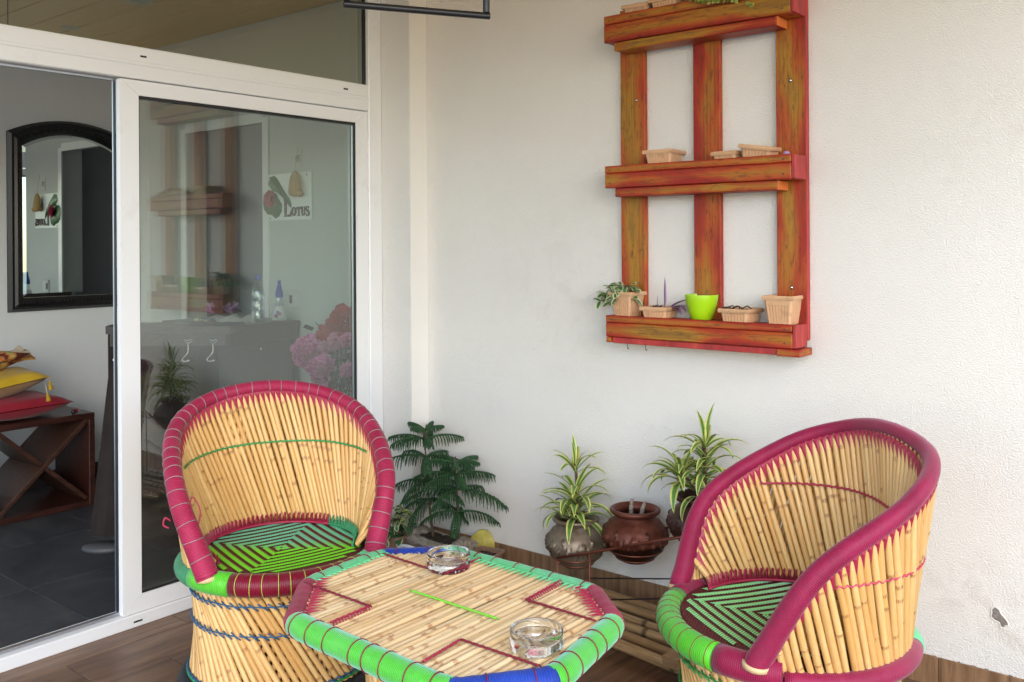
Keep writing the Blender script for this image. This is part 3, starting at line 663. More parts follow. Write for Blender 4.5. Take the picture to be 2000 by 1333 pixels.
# on the cabinet
ZC = .999
WB = thing('water_bottle', 'clear plastic water bottle with blue cap on the cabinet', 'bottle', (-.85, -.20, ZC))
b = MB(); b.lathe([(.030, 0), (.034, .006), (.034, .05), (.031, .056), (.034, .062), (.034, .10), (.031, .106), (.034, .112), (.034, .145), (.026, .18), (.013, .205), (.012, .222)], 24); build('body', b, M['clear_plastic'], WB, True, norm=False)
b = MB(); b.lathe([(.014, .218), (.0145, .222), (.0145, .242), (.012, .245), (0, .245)], 20); build('cap', b, M['cap_blue'], WB, True, ang=40)
b = MB(); b.box((.0, -.0345, .035), (.026, .001, .045), Euler((0, R(25), 0))); build('label', b, M['label_paper'], WB)
SB = thing('spray_bottle', 'conical clear squeeze bottle with blue nozzle and printed label on cabinet', 'bottle', (-.80, -.105, ZC))
b = MB(); b.lathe([(.036, 0), (.038, .004), (.032, .05), (.020, .10), (.015, .118), (.015, .126)], 24); build('body', b, M['clear_plastic'], SB, True, norm=False)
b = MB(); b.lathe([(.018, .124), (.019, .13), (.019, .15), (.014, .168), (.012, .17), (.0125, .185), (.0085, .187), (.008, .212), (0, .213)], 18); build('nozzle', b, M['cap_blue'], SB, True, ang=40)
b = MB(); b.lathe([(.0382, .006), (.0335, .05), (.026, .078)], 24); build('label', b, M['label_paper'], SB, True)
for (aa, z, s) in ((-60, .03, .012), (-50, .048, .009), (-35, .04, .010)):
    b = MB(); b.lathe([(0, .0015), (s, 0)], 10); o = build('label_mark', b, M['label_mark'] if aa != -50 else M['cap_blue'], SB); rr = .0383 - (z - .006) * .11
    o.location = (rr * math.cos(R(aa)), rr * math.sin(R(aa)), z); o.rotation_euler = (0, R(84), R(aa))
def petals(mb, c, rad, n, shell, rr, squash=.8):
    for s in range(shell):
        f = (s + 1) / shell; cnt = int(n * (.5 + .5 * f))
        for k in range(cnt):
            a = 2 * pi * k / cnt + s * .7 + rr.uniform(-.2, .2); tilt = (1 - f) * 1.1 + rr.uniform(-.1, .15)
            d = Vector((math.cos(a) * math.cos(tilt), math.sin(a) * math.cos(tilt), math.sin(tilt) * squash)); l_ = rad * (.55 + .45 * f) * rr.uniform(.85, 1.1); w_ = rad * .38
            t = d.cross(Vector((0, 0, 1)));  t = t.normalized() if t.length > .01 else Vector((1, 0, 0)); u = t.cross(d)
            c_ = Vector(c); q = []
            for (fl, fw, lift) in ((.12, .25, 0), (.55, 1.0, .06), (.88, .95, .20), (1.0, .5, .30)):
                for sg in (-1, 0, 1): q.append(c_ + d * l_ * fl + t * w_ * fw * .5 * sg * 1.3 + u * (l_ * lift + (abs(sg) * .10 - (.06 if sg == 0 else 0)) * l_ * fw))
            mb.add(q, [(i * 3 + j, i * 3 + j + 1, (i + 1) * 3 + j + 1, (i + 1) * 3 + j) for i in range(3) for j in range(2)])
GF = thing('glass_flowers', 'lilac glass flowers lying on white lace cloth on the cabinet', 'ornament', (-.93, -.33, ZC))
b = MB(); N = 16; V = []; rr = random.Random(5)
for i in range(N + 1):
    for j in range(N + 1):
        u, v = i / N - .5, j / N - .5; V.append((u * .22 + .01 * math.sin(9 * v), v * .20, .022 + .016 * math.sin(11 * u + 4 * v) * math.cos(7 * v) - .03 * max(0, abs(u) - .4) * 5))
b.add(V, [(i * (N + 1) + j, (i + 1) * (N + 1) + j, (i + 1) * (N + 1) + j + 1, i * (N + 1) + j + 1) for i in range(N) for j in range(N)]); build('lace_cloth', b, M['white_cloth'], GF, True)
for k in range(7):
    rr = random.Random(40 + k); b = MB(); petals(b, (0, 0, 0), .028, 6, 2, rr); o = build('flower', b, M['lilac_petal'], GF, True); o.location = (rr.uniform(-.08, .08), -.08 + .026 * k, .055 + rr.uniform(0, .03)); o.rotation_euler = (rr.uniform(-1, 1), rr.uniform(.2, 1.3), rr.uniform(-.8, .8))
SO = tag(build('soap_bar', MB().box((0, 0, .009), (.045, .03, .018), bev=.005), M['soap']), 'small cream block lying on the cabinet beside the lace', 'soap'); SO.location = (-1.12, -.38, ZC)

# sign on the interior side wall
SG = thing('wall_sign', 'white LOTUS sign with green leaves and pink flower', 'sign', (-.86, .0195, 1.53))
build('board', MB().bx((-.185, -.010, 0), (.185, -.001, .252), bev=.001), M['sign_white'], SG)
for (x, z) in ((-.168, .236), (.150, .236), (-.168, .012), (.150, .02)):
    b = MB(); b.lathe([(0, .003), (.004, .002), (.005, 0)], 10); o = build('screw', b, M['switch_dark'], SG); o.location = (x, -.0105, z); o.rotation_euler = (R(90), 0, 0)
def letter(polys, thick=.006):
    b = MB()
    for P in polys: b.poly([(x, -.0165, z) for x, z in P], (0, thick, 0))
    return b
def rect(x0, z0, x1, z1): return [(x0, z0), (x1, z0), (x1, z1), (x0, z1)]
lx = -.045
Lp = [rect(lx + .008, .022, lx + .024, .106), rect(lx, .018, lx + .064, .0215), rect(lx - .002, .1065, lx + .034, .110), [(lx + .0245, .022), (lx + .064, .022), (lx + .068, .048), (lx + .063, .048), (lx + .054, .030), (lx + .0245, .028)]]
build('letter', letter(Lp), M['sign_letter'], SG)
def ringpoly(cx, cz, rx, rz, tx, tz, n=20):
    out = []
    for k in range(n):
        a, b_ = 2 * pi * k / n, 2 * pi * (k + 1) / n
        out.append([(cx + rx * math.cos(a), cz + rz * math.sin(a)), (cx + rx * math.cos(b_), cz + rz * math.sin(b_)), (cx + (rx - tx) * math.cos(b_), cz + (rz - tz) * math.sin(b_)), (cx + (rx - tx) * math.cos(a), cz + (rz - tz) * math.sin(a))])
    return out
build('letter', letter(ringpoly(.043, .045, .020, .024, .010, .004)), M['sign_letter'], SG)
tx = .067
build('letter', letter([rect(tx + .013, .024, tx + .022, .064), rect(tx, .0645, tx + .035, .069), rect(tx, .055, tx + .004, .064), rect(tx + .031, .055, tx + .035, .064), rect(tx + .008, .020, tx + .027, .0235)]), M['sign_letter'], SG)
ux = .106
Up = [rect(ux + .003, .036, ux + .012, .066), rect(ux + .025, .036, ux + .030, .066), rect(ux, .0665, ux + .015, .069), rect(ux + .021, .0665, ux + .033, .069)]
for k in range(8):
    a, b_ = pi + pi * k / 8, pi + pi * (k + 1) / 8
    Up.append([(ux + .0165 + .0135 * math.cos(a), .0358 + .016 * math.sin(a)), (ux + .0165 + .0135 * math.cos(b_), .0358 + .016 * math.sin(b_)), (ux + .0165 + .0065 * math.cos(b_), .0358 + .011 * math.sin(b_)), (ux + .0165 + .0065 * math.cos(a), .0358 + .011 * math.sin(a))])
build('letter', letter(Up), M['sign_letter'], SG)
sx = .158; b = MB()
S = catmull([(sx + .011, 0, .058), (sx + .004, 0, .068), (sx - .009, 0, .066), (sx - .011, 0, .055), (sx, 0, .046), (sx + .011, 0, .036), (sx + .009, 0, .024), (sx - .004, 0, .020), (sx - .012, 0, .031)], 5)
nS = len(S)
for k in range(nS - 1):
    p, q = S[k], S[k + 1]; t = (q - p).normalized(); nn = Vector((-t.z, 0, t.x)); w_ = .0020 + .0034 * math.exp(-((k / nS - .5) / .22) ** 2)
    b.poly([(v.x, -.0165, v.z) for v in (p + nn * w_, q + nn * w_, q - nn * w_, p - nn * w_)], (0, .006, 0))
build('letter', b, M['sign_letter'], SG)
def leafpad(P, name='leaf'):
    b = MB(); c = (sum(p[0] for p in P) / len(P), sum(p[1] for p in P) / len(P)); n = len(P)
    V = [(x, -.012, z) for x, z in P] + [(c[0] + (x - c[0]) * .55, -.026, c[1] + (z - c[1]) * .55) for x, z in P] + [(c[0], -.018, c[1])]
    F = [(k, (k + 1) % n, n + (k + 1) % n, n + k) for k in range(n)] + [(n + k, n + (k + 1) % n, 2 * n) for k in range(n)]
    b.add(V, F); return build(name, b, M['sign_leaf'], SG, True)
leafpad([(-.19, .225), (-.155, .243), (-.13, .235), (-.085, .19), (-.04, .13), (.01, .10), (.025, .065), (.03, .085), (.018, .118), (-.02, .16)][:0] or [(-.165, .235), (-.13, .246), (-.10, .225), (-.07, .19), (-.03, .145), (.005, .115), (.022, .085), (.020, .062), (-.005, .09), (-.05, .12), (-.10, .15), (-.15, .165), (-.185, .20)])
leafpad([(-.225, .14), (-.20, .16), (-.15, .165), (-.11, .14), (-.085, .11), (-.06, .085), (-.062, .05), (-.085, .022), (-.12, .010), (-.15, .03), (-.19, .035), (-.22, .06), (-.23, .10)])
b = MB(); rr = random.Random(8); petals(b, (0, 0, 0), .048, 9, 3, rr); o = build('flower', b, M['sign_flower'], SG, True); o.location = (-.135, -.025, .118); o.rotation_euler = (R(90), 0, 0)
PC = thing('hanging_pouch', 'straw coloured pouch hanging above the LOTUS sign', 'pouch', (-.775, -.02, 1.66))
b = MB(); b.lathe([(0, -.01), (.038, 0), (.045, .02), (.040, .06), (.030, .10), (.017, .118), (.012, .125), (0, .126)], 18, disp=lambda a, f, z: .004 * math.sin(9 * a)); o = build('pouch_body', b, M['pouch'], PC, True); o.scale = (1, .55, 1)
b = MB(); b.lathe([(0, -.02), (.018, -.006), (.020, .006), (0, .02)], 12); o = build('pouch_toe', b, M['pouch'], PC, True); o.location = (.042, 0, .008); o.rotation_euler = (0, R(80), 0)
b = MB(); b.tube([(0, .0, .12), (.004, .02, .26)], .0015, 5); build('string', b, M['straw'], PC)
CD = thing('wall_card', 'pale card printed 05 pinned above the pouch', 'card', (-.795, .0195, 1.855))
build('paper', MB().bx((-.035, -.003, -.045), (.035, -.001, .045)), M['card'], CD)
Z0 = ringpoly(-.008, 0, .010, .018, .004, .003, 14)
b = MB()
for P in Z0: b.poly([(x, -.0042, z) for x, z in P], (0, .0008, 0))
build('digit', b, M['ink'], CD)
b = MB()
for P in [rect(.007, .013, .022, .018), rect(.007, -.001, .011, .0128)] + [[(.0145 + .0075 * math.cos(a), -.008 + .010 * math.sin(a)), (.0145 + .0075 * math.cos(a + .5), -.008 + .010 * math.sin(a + .5)), (.0145 + .004 * math.cos(a + .5), -.008 + .0065 * math.sin(a + .5)), (.0145 + .004 * math.cos(a), -.008 + .0065 * math.sin(a))] for a in [-2.6 + .5 * k for k in range(9)]]:
    b.poly([(x, -.0042, z) for x, z in P], (0, .0008, 0))
build('digit', b, M['ink'], CD)
SWT = thing('light_switch', 'white wall switch plate with dark rocker above the cabinet', 'switch', (-.83, .0195, 1.105))
build('plate', MB().bx((-.045, -.008, -.045), (.045, -.001, .045), bev=.003), M['switch_white'], SWT); build('rocker', MB().bx((-.034, -.012, -.022), (-.012, -.0085, .022), bev=.001), M['switch_dark'], SWT)

# peonies standing in the corner behind the glass
PE = thing('peony_bouquet', 'tall bouquet of pink and coral peonies in the corner behind the glass', 'flowers', (-.30, -.17, 0))
b = MB(); b.lathe([(.0, .002), (.085, .002), (.10, .05), (.12, .30), (.10, .48), (.085, .52), (.09, .54), (.08, .54), (.075, .50), (0, .48)], 24); build('vase', b, M['rubber'], PE, True, ang=50)
rr = random.Random(12)
fl = [(-.13, -.03, .86, .095, 'pink_petal'), (.00, -.06, .80, .075, 'pink_petal'), (.025, -.04, .90, .055, 'pale_pink_petal'), (-.07, .04, .955, .062, 'coral_petal'), (.10, .0, 1.03, .085, 'coral_petal'), (.05, -.03, .985, .055, 'coral_petal'), (.09, -.04, .945, .05, 'pale_pink_petal'), (.16, -.03, .94, .05, 'pink_petal'), (.15, -.03, .80, .04, 'pink_petal'), (-.03, -.05, .74, .05, 'pink_petal')]
for (x, y, z, r, mm) in fl:
    b = MB(); petals(b, (0, 0, 0), r, 13, 6, rr); o = build('peony', b, M[mm], PE, True); o.location = (x, y, z); o.rotation_euler = (R(rr.uniform(30, 70)), 0, R(rr.uniform(20, 60)))
    b = MB(); b.tube(catmull([(x * .3, .0, .5), (x * .7, y * .5 + .02, z * .8), (x, y + .02, z - .01)], 4), .004, 5); build('stem', b, M['dark_leaf'], PE)
for k in range(144):
    x, y, z = rr.uniform(-.17, .10), rr.uniform(-.0, .10), rr.uniform(.50, .97); a = rr.uniform(0, 6.28); l_ = rr.uniform(.06, .11); e = rr.uniform(-.6, .9)
    d = Vector((math.cos(a) * math.cos(e), math.sin(a) * math.cos(e), math.sin(e))); t = d.cross(Vector((0, 0, 1))).normalized(); p = Vector((x, y, z)); b = MB() if k % 12 == 0 else b
    b.add([p, p + d * l_ * .5 + t * l_ * .28, p + d * l_, p + d * l_ * .5 - t * l_ * .25], [(0, 1, 2, 3)])
    if k % 12 == 11: build('foliage', b, M['dark_leaf'], PE)['kind'] = 'stuff'

# ------------------------------------------------------------------ cane chairs
def cane_mesh(seed, mt, sides=7, nn=None):
    rr = random.Random(seed); b = MB(); zs = [(0, .55, 0), (.03, 1, 0)]
    for z in sorted(rr.sample([.1, .2, .28, .36, .45, .54, .62, .7, .8, .88], nn or rr.choice([1, 1, 2]))):
        z += rr.uniform(-.03, .03); zs += [(z - .020, 1.0, 0), (z - .008, 1.03, .8), (z, 1.13, 1), (z + .006, 1.02, .9), (z + .016, 1.0, 0)]
    zs += [(.955, 1, 0), (.985, .55, 0), (1, .12, 0)]
    bx_, by_ = rr.uniform(-.5, .5), rr.uniform(-.5, .5)
    V = [(bx_ * math.sin(pi * z) + r * math.cos(2 * pi * k / sides), by_ * math.sin(pi * z) + r * math.sin(2 * pi * k / sides), z) for z, r, a in zs for k in range(sides)]
    N = len(zs); F = [(i * sides + k, i * sides + (k + 1) % sides, (i + 1) * sides + (k + 1) % sides, (i + 1) * sides + k) for i in range(N - 1) for k in range(sides)]
    b.add(V, F + [tuple(range(sides - 1, -1, -1)), tuple((N - 1) * sides + k for k in range(sides))], None, [a for z, r, a in zs for k in range(sides)])
    me = b.mesh('cane', 'node'); fix_normals(me); me.materials.append(mt); me.polygons.foreach_set('use_smooth', [True] * len(me.polygons)); return me
CANES = [cane_mesh(k, M['cane_in']) for k in range(9)]
RIM_H = [(.250, -.200, .425), (.262, -.185, .46), (.325, -.084, .653), (.315, .147, .793), (.198, .282, .867), (0, .301, .898)]
def rim_curve(n=14):
    P = [Vector((-b, u, z)) for u, b, z in RIM_H]; Q = P + [Vector((p.x, -p.y, p.z)) for p in P[:-1]][::-1]
    return catmull(Q, n)
RIM = rim_curve()
RIM_A = [math.atan2(p.y, -p.x) for p in RIM]          # azimuth from the back, + towards +y
def rim_at(al):
    for k in range(len(RIM) - 1):
        a, b = RIM_A[k], RIM_A[k + 1]
        if (a - al) * (b - al) <= 0 and a != b: return RIM[k].lerp(RIM[k + 1], (al - a) / (b - a))
    return RIM[0] if al > 0 else RIM[-1]
def pol(al, r, z): return Vector((-r * math.cos(al), r * math.sin(al), z))
ZS = .43
def rings(tag_, pts, step, r, mt, parent, jitter, seed, thick=.0011, rfun=None):
    """thin binding bands round a roll"""
    L = [0]
    for a, b in zip(pts[:-1], pts[1:]): L.append(L[-1] + (b - a).length)
    rr = random.Random(seed); s = step * .6; k = 0
    while s < L[-1] - .01:
        while L[k + 1] < s: k += 1
        p = pts[k].lerp(pts[k + 1], (s - L[k]) / (L[k + 1] - L[k])); t = (pts[k + 1] - pts[k]).normalized()
        t = (t + Vector((rr.uniform(-.08, .08), rr.uniform(-.08, .08), rr.uniform(-.08, .08)))).normalized()
        nx = t.orthogonal().normalized(); ny = t.cross(nx); b = MB()
        r_ = rfun(p) if rfun else r; b.tube([p + (nx * math.cos(a) + ny * math.sin(a)) * (r_ + .0004) for a in [2 * pi * q / 20 for q in range(20)]], thick, 5, True)
        build(tag_, b, mt, parent, True); s += step * rr.uniform(1 - jitter, 1 + jitter)
def make_chair(label, pose, cols, seed):
    MG = M[cols['rim']]
    t = thing('cane_chair', label, 'chair', (pose[0], pose[1], 0), R(pose[2]), group='round cane chairs beside the table'); rr = random.Random(seed)
    # base: two crossing layers of canes
    zt, zb = .395, .055
    for lay, (r0, r1, tw, n) in enumerate(((.285, .278, 43, 74), (.266, .260, -43, 56))):
        for k in range(n):
            a0 = 2 * pi * k / n + lay * .05 + rr.uniform(-.005, .005)
            share('cane', rr.choice(CANES), t, seg_matrix(pol(a0, r0, zb - .015), pol(a0 + R(tw), r1, zt), .0093 * rr.uniform(.93, 1.06), rr.uniform(0, 6)))
    b = MB(); b.tube([pol(2 * pi * k / 48, .288, .034) for k in range(48)], .034, 10, True); build('foot_ring', b, M['tyre'], t, True)
    # back: inner and outer layer
    tops = ([], [])
    for lay, (rb, zb_, sg, n) in enumerate(((.252, .442, 1, 70), (.292, .400, -1, 74))):
        fine = [R(-128) + R(256) * q / 800 for q in range(801)]; mids = []
        for al in fine: mids.append(al + sg * .25 * max(0, rim_at(al).z - .44) / .45)
        for k in range(n):
            want = mids[0] + (mids[-1] - mids[0]) * (k + .5) / n; al = min(zip(mids, fine), key=lambda t_: abs(t_[0] - want))[1]; top = rim_at(al)
            d = .46 * max(0, (top.z - .44)) / .45
            ab = al + sg * d
            if abs(ab) > R(139) or top.z < .50: continue
            bot = pol(ab + rr.uniform(-.006, .006), rb, zb_); q = top + (bot - top).normalized() * .010 + Vector((-top.x, -top.y, 0)).normalized() * (.012 if lay == 0 else -.008)
            share('cane', rr.choice(CANES), t, seg_matrix(bot, q, (.0086, .0098)[lay] * rr.uniform(.88, 1.06), rr.uniform(0, 6)))
            tops[lay].append((q, (bot - q).normalized(), Vector((-q.x, -q.y, 0)).normalized() * (1 if lay == 0 else -1), bot))
    # rim roll and seat ring in coloured segments
    b = MB(); RR = [cols['rim_r'] * (.0335 if p.z < .46 else .0335 - .0105 * (p.z - .46) / .44) for p in RIM]; b.tube(RIM, RR, 16); rim = build('rim', b, MG, t, True)
    if cols['rim_band']: rings('cord_band', RIM, .048, .0285, M[cols['rim_band']], rim, .25, seed, rfun=lambda p: cols['rim_r'] * (.0335 if p.z < .46 else .0335 - .0105 * (p.z - .46) / .44))
    for (f0, f1, mm, rad, zz) in cols['ring']:
        n = max(4, int(abs(f1 - f0) / 5)); P = [pol(pi - R(f0 + (f1 - f0) * k / n), .303, zz) for k in range(n + 1)]
        b = MB(); b.tube(P, rad, 16); seg_ = build('seat_ring', b, M[mm], t, True)
        bd = cols['ring_band'].get(mm)
        if bd: rings('cord_band', P, .04, rad, M[bd], seg_, .2, seed + int(f0))
    # lacing where rim meets canes: little inverted teeth
    b = MB()
    for lst in tops:
        for (q0, d0, n0, _), (q1, d1, n1, _) in zip(lst[:-1], lst[1:]):
            if (q1 - q0).length > .06: continue
            nn = (n0 + n1).normalized(); d = (d0 + d1).normalized(); base0 = q0 + d0 * .002 + n0 * .0095; base1 = q1 + d1 * .002 + n1 * .0095; tip = (q0 + q1) / 2 + d * (.046 + .008 * rr.random()) + nn * .004
            b.add([base0, base1, tip, (base0 + base1) / 2 + d * .012 + nn * .003], [(0, 1, 3), (1, 2, 3), (2, 0, 3)])
    build('rim_lacing', b, M['thread_magenta'], rim)['kind'] = 'stuff'
    # outer lacing over the seat ring, and fringe between canes and seat
    for (f0, f1, mm) in cols['fringe']:
        b = MB(); n = int(abs(f1 - f0) / 1.25)
        for k in range(n):
            al = R(f0 + (f1 - f0) * (k + .5) / n); w_ = R(.52)
            P0, P1 = pol(al - w_, .238, .433), pol(al + w_, .238, .433); sl = R(1.3) * (1 if k % 3 else -.6); hh = .028 + .007 * rr.random()
            Q0, Q1 = pol(al - w_ * .6 + sl, .243, .434 + hh), pol(al + w_ * .6 + sl, .243, .434 + hh)
            io = .004
            b.add([P0, P1, Q1, Q0, P0 * 1.0 + Vector((0, 0, .001)), pol(al, .232, .437), pol(al + sl, .238, .433 + hh * .8)], [(0, 1, 2, 3), (0, 5, 6, 3), (5, 1, 2, 6)])
        build('seat_lacing', b, M[mm], t)['kind'] = 'stuff'
        b = MB(); b.tube([pol(R(f0 + (f1 - f0) * k / 30), .236, .434) for k in range(31)], .0045, 8); build('lacing_cord', b, M[mm if mm in ('thread_magenta',) else mm], t, True)
    # woven seat: maroon web with raised green zig-zag stripes in nested diamonds
    seat = MB(); N = 40
    def zseat(x, y): r = math.hypot(x, y); return .428 - .010 * max(0, 1 - (r / .26) ** 2)
    V = [(0, 0, zseat(0, 0))]; F = []
    for i in range(1, 9):
        r = .272 * i / 8
        for k in range(N): a = 2 * pi * k / N; V.append((r * math.cos(a), r * math.sin(a), zseat(r * math.cos(a), r * math.sin(a))))
    for k in range(N): F.append((0, 1 + k, 1 + (k + 1) % N))
    for i in range(7):
        for k in range(N): F.append((1 + i * N + k, 1 + (i + 1) * N + k, 1 + (i + 1) * N + (k + 1) % N, 1 + i * N + (k + 1) % N))
    seat.add(V, F); so_ = build('seat', seat, M['seat_web'], t, True)
    pitch = .0300; rot = R(cols['weave'])
    for k in range(1, 15):
        rad = pitch * (k - .55)
        ax = rad * 1.0 + .0; 
        for side in range(4):
            d0 = Vector((math.cos(side * pi / 2), math.sin(side * pi / 2), 0)); d1 = Vector((-d0.y, d0.x, 0))
            Lh = rad; s = -Lh; st = .0090; b = MB(); cnt = 0
            while s < Lh:
                p = d0 * rad + d1 * s; hw = .0086
                c_, s__ = math.cos(rot), math.sin(rot)
                def W(v): return Vector((v.x * c_ - v.y * s__, v.x * s__ + v.y * c_, 0))
                A = [p - d0 * hw, p + d0 * hw + d1 * (st * 1.3), p + d0 * hw * .9 + d1 * (st * 2.0), p - d0 * hw * 1.15 + d1 * (st * .62)]
                A = [W(v) for v in A]
                if max(v.length for v in A) < .262:
                    mid = (A[0] + A[1] + A[2] + A[3]) / 4
                    V = [Vector((v.x, v.y, zseat(v.x, v.y) + .0022)) for v in A] + [Vector((mid.x, mid.y, zseat(mid.x, mid.y) + .0052))]
                    V += [(A[0] + A[3]) / 2 * 1 + Vector((0, 0, 0))]; V.pop()
                    b.add(V, [(0, 1, 4), (1, 2, 4), (2, 3, 4), (3, 0, 4)]); cnt += 1
                s += st
            if cnt: build('weave_stripe', b, M[cols['stripe']], so_, True)
    # stitched twine on the inner back, the outside and the base
    b = MB(); P = []; zt_ = .70
    for q, d, n_, bot in tops[0]:
        if q.z < zt_ + .03: continue
        c_ = bot.lerp(q, (zt_ + .012 * math.cos(math.atan2(q.y, -q.x) * 1.6) - bot.z) / (q.z - bot.z)); P.append(c_ + n_ * .0125)
    P = [p.lerp((P[max(0, i - 1)] + P[min(len(P) - 1, i + 1)]) / 2, .6) for i, p in enumerate(P)]; P = catmull(P, 3)
    b.tube(P, .0024, 6); b2 = [p + Vector((0, 0, .0035 * math.sin(i * 1.9))) for i, p in enumerate(P)]; b.tube(b2, .0022, 6); build('back_twine', b, M[cols['twine']], t, True)
    def zigzag(name, rfun, z, n, mt, a0=0, a1=360, dz=.010, th=.0022):
        b = MB()
        for k in range(n):
            a = R(a0 + (a1 - a0) * k / n); e = R((a1 - a0) / n); r_ = rfun(z)
            b.tube([pol(a, r_, z - dz), pol(a + e * .5, r_ + .004, z), pol(a + e * 1.1, r_, z + dz)], th, 5)
        b.tube([pol(R(a0 + (a1 - a0) * k / 90), rfun(z) - .001, z + .001 * math.sin(k)) for k in range(91)], th * .9, 5)
        return build(name, b, mt, t, True)
    def rb(z):
        f = (z - .04) / .355; p = pol(0, .285, 0).lerp(pol(R(43), .278, 0), f); return p.length + .0115
    zigzag('base_stitch', rb, .335, 60, M[cols['st1']]); zigzag('base_stitch', rb, .245, 60, M[cols['st1']]); zigzag('base_stitch', rb, .085, 60, M[cols['st1']], dz=.006)
    b = MB(); b.tube([pol(2 * pi * k / 60, rb(.078) + .002, .078) for k in range(60)], .0035, 6, True); build('base_cord', b, M['thread_green'], t, True)
    # outside stitch row on the back
    b = MB(); zo = .625; P = []
    for k, (q, d, n_, bot) in enumerate(tops[1]):
        if q.z < zo + .03: continue
        c_ = bot.lerp(q, (zo - bot.z) / (q.z - bot.z)); P += [c_ + n_ * .0118 + Vector((0, 0, .002)), c_ + n_ * .006 + d * .006 + (tops[1][min(k + 1, len(tops[1]) - 1)][3] - bot) * .5]
    b.tube(P, .0023, 5); build('outer_stitch', b, M[cols['ostitch']], t, True)
    # bare straw at the two front corners
    for s in (-1, 1):
        b = MB(); p = RIM[0] if s > 0 else RIM[-1]; b.tube([p + Vector((0, 0, -.006)), p + Vector((-.001, s * .001, .006))], .0328, 14); build('corner_straw', b, M['straw'], t, True)
    return t
def m_web():
    mt = mat('maroon_web', (.10, .008, .015), .6); n = NT(mt); v = n.coord('Object'); wv = n.n('TexWave'); wv.inputs['Scale'].default_value = 45; n.l(n.coord('Object', (1, 1, 1), (0, 0, R(30))), wv.inputs[0])
    n.base(n.ramp(wv.outputs['Fac'], [(.2, (.045, .004, .008)), (.7, (.15, .012, .022))])); n.bump(wv.outputs['Fac'], .7, .002); return mt
M['seat_web'] = m_web()
def m_stripe(name, a, b_, axis_rot):
    mt = mat(name, a, .45); n = NT(mt); v = n.coord('Object', (1, 1, 1), (0, 0, axis_rot)); sx = n.n('SeparateXYZ'); n.l(v, sx.inputs[0])
    n.base(n.ramp(n.math('ADD', n.math('MULTIPLY', sx.outputs[0], 4.0), .5), [(.25, a), (.62, b_)])); return mt
M['stripe_gradient'] = m_stripe('gradient_green_yarn', (.16, .62, .40), (.20, .80, .03), R(20))  # colour runs from turquoise to lime across the seat
M['stripe_mint'] = m_stripe('mint_yarn', (.36, .86, .50), (.32, .84, .34), 0)
LEFT = dict(rim='magenta', rim_r=1.0, rim_band='thread_grey', ring=[(-38, 40, 'maroon', .0335, .408), (-66, -38.5, 'green', .0345, .408), (40.5, 66, 'mint', .0335, .408), (-180, -66.5, 'deep_green', .026, .398), (66.5, 180, 'deep_green', .026, .398)],
            ring_band={'maroon': 'thread_lime'}, fringe=[(-118, 52, 'thread_magenta'), (52.5, 122, 'deep_green_yarn')], stripe='stripe_gradient', twine='thread_green', st1='thread_blue', ostitch='thread_blue', weave=12)
RIGHT = dict(rim='plum', rim_r=.86, rim_band=None, ring=[(-42, 32, 'green', .0345, .408), (32.5, 62, 'plum', .0345, .408), (-66, -42.5, 'plum', .0345, .408), (-180, -66.5, 'plum', .023, .392), (62.5, 148, 'plum', .023, .392), (148.5, 180, 'mint', .026, .392)],
             ring_band={'green': 'thread_maroon'}, fringe=[(-125, 125, 'thread_magenta')], stripe='stripe_mint', twine='thread_magenta', st1='thread_green', ostitch='thread_pink', weave=8)
plain('deep_green_yarn', (.04, .26, .11), .5)
cl = make_chair('cane chair with green banded magenta rim in front of the glass door', (.748, -1.252, -26.4), LEFT, 11)
cr2 = make_chair('cane chair with plain magenta rim and lime front roll near the white wall', (2.248, -.781, -130.6), RIGHT, 23)
# loose cord ends on the left chair
b = MB(); p = RIM[-26]; b.tube(catmull([p + Vector((.02, .02, .01)), p + Vector((.03, .03, .04)), p + Vector((.035, .05, .0)), p + Vector((.03, .045, -.05)), p + Vector((.035, .055, -.07))], 6), .0022, 5)
b.tube(catmull([p + Vector((.0, -.03, -.03)), p + Vector((.0, -.045, -.02)), p + Vector((.0, -.05, -.04)), p + Vector((.005, -.035, -.05))], 6), .003, 5); build('loose_cord', b, M['thread_magenta'], cl, True)

# ------------------------------------------------------------------ table
T = thing('cane_table', 'octagonal cane table with bright wound edges and two ashtrays', 'table', (1.572, -1.338, 0))
TV = [(-.426, .153), (-.278, .311), (.233, .320), (.389, .181), (.448, -.151), (.314, -.332), (-.241, -.311), (-.411, -.132)]
TV = [Vector((x, y - (.008 if y > .2 else 0), .4475)) for x, y in TV]
tcol = ['blue', 'mint', 'magenta', 'green_m', 'blue', 'green_m', 'magenta', 'mint']; tband = ['thread_maroon', 'thread_maroon', None, 'thread_maroon', 'thread_maroon', 'thread_maroon', None, 'thread_maroon']
M['green_m'] = m_cord('bright_green_cord', (.085, .56, .02), (.11, .60, .05), .36, .0056, .9, (.55, .95, 1))
for k in range(8):
    a, b_ = TV[k], TV[(k + 1) % 8]; pv, nx_ = TV[k - 1], TV[(k + 2) % 8]
    da = ((a - pv).normalized() + (b_ - a).normalized()).normalized(); db = ((b_ - a).normalized() + (nx_ - b_).normalized()).normalized()
    # roll segment with softly turning ends
    P = [a + (pv - a).normalized() * .010 + (b_ - a).normalized() * .006] + [a + (b_ - a) * f for f in (.10, .3, .5, .7, .90)] + [b_ + (nx_ - b_).normalized() * .010 + (a - b_).normalized() * .006]
    P = catmull(P, 5); rad = .0315
    b = MB(); b.tube(P, [rad * (1 + .015 * math.sin(i * 1.3 + k)) for i in range(len(P))], 18); s_ = build('edge_roll', b, M[tcol[k]], T, True)
    if tband[k]: rings('cord_band', P, .075, rad + .0005, M[tband[k]], s_, .5, 60 + k, .0017)
TCANES = [cane_mesh(100 + k, M['cane_table'], 7, 2 if k % 2 else 3) for k in range(9)]
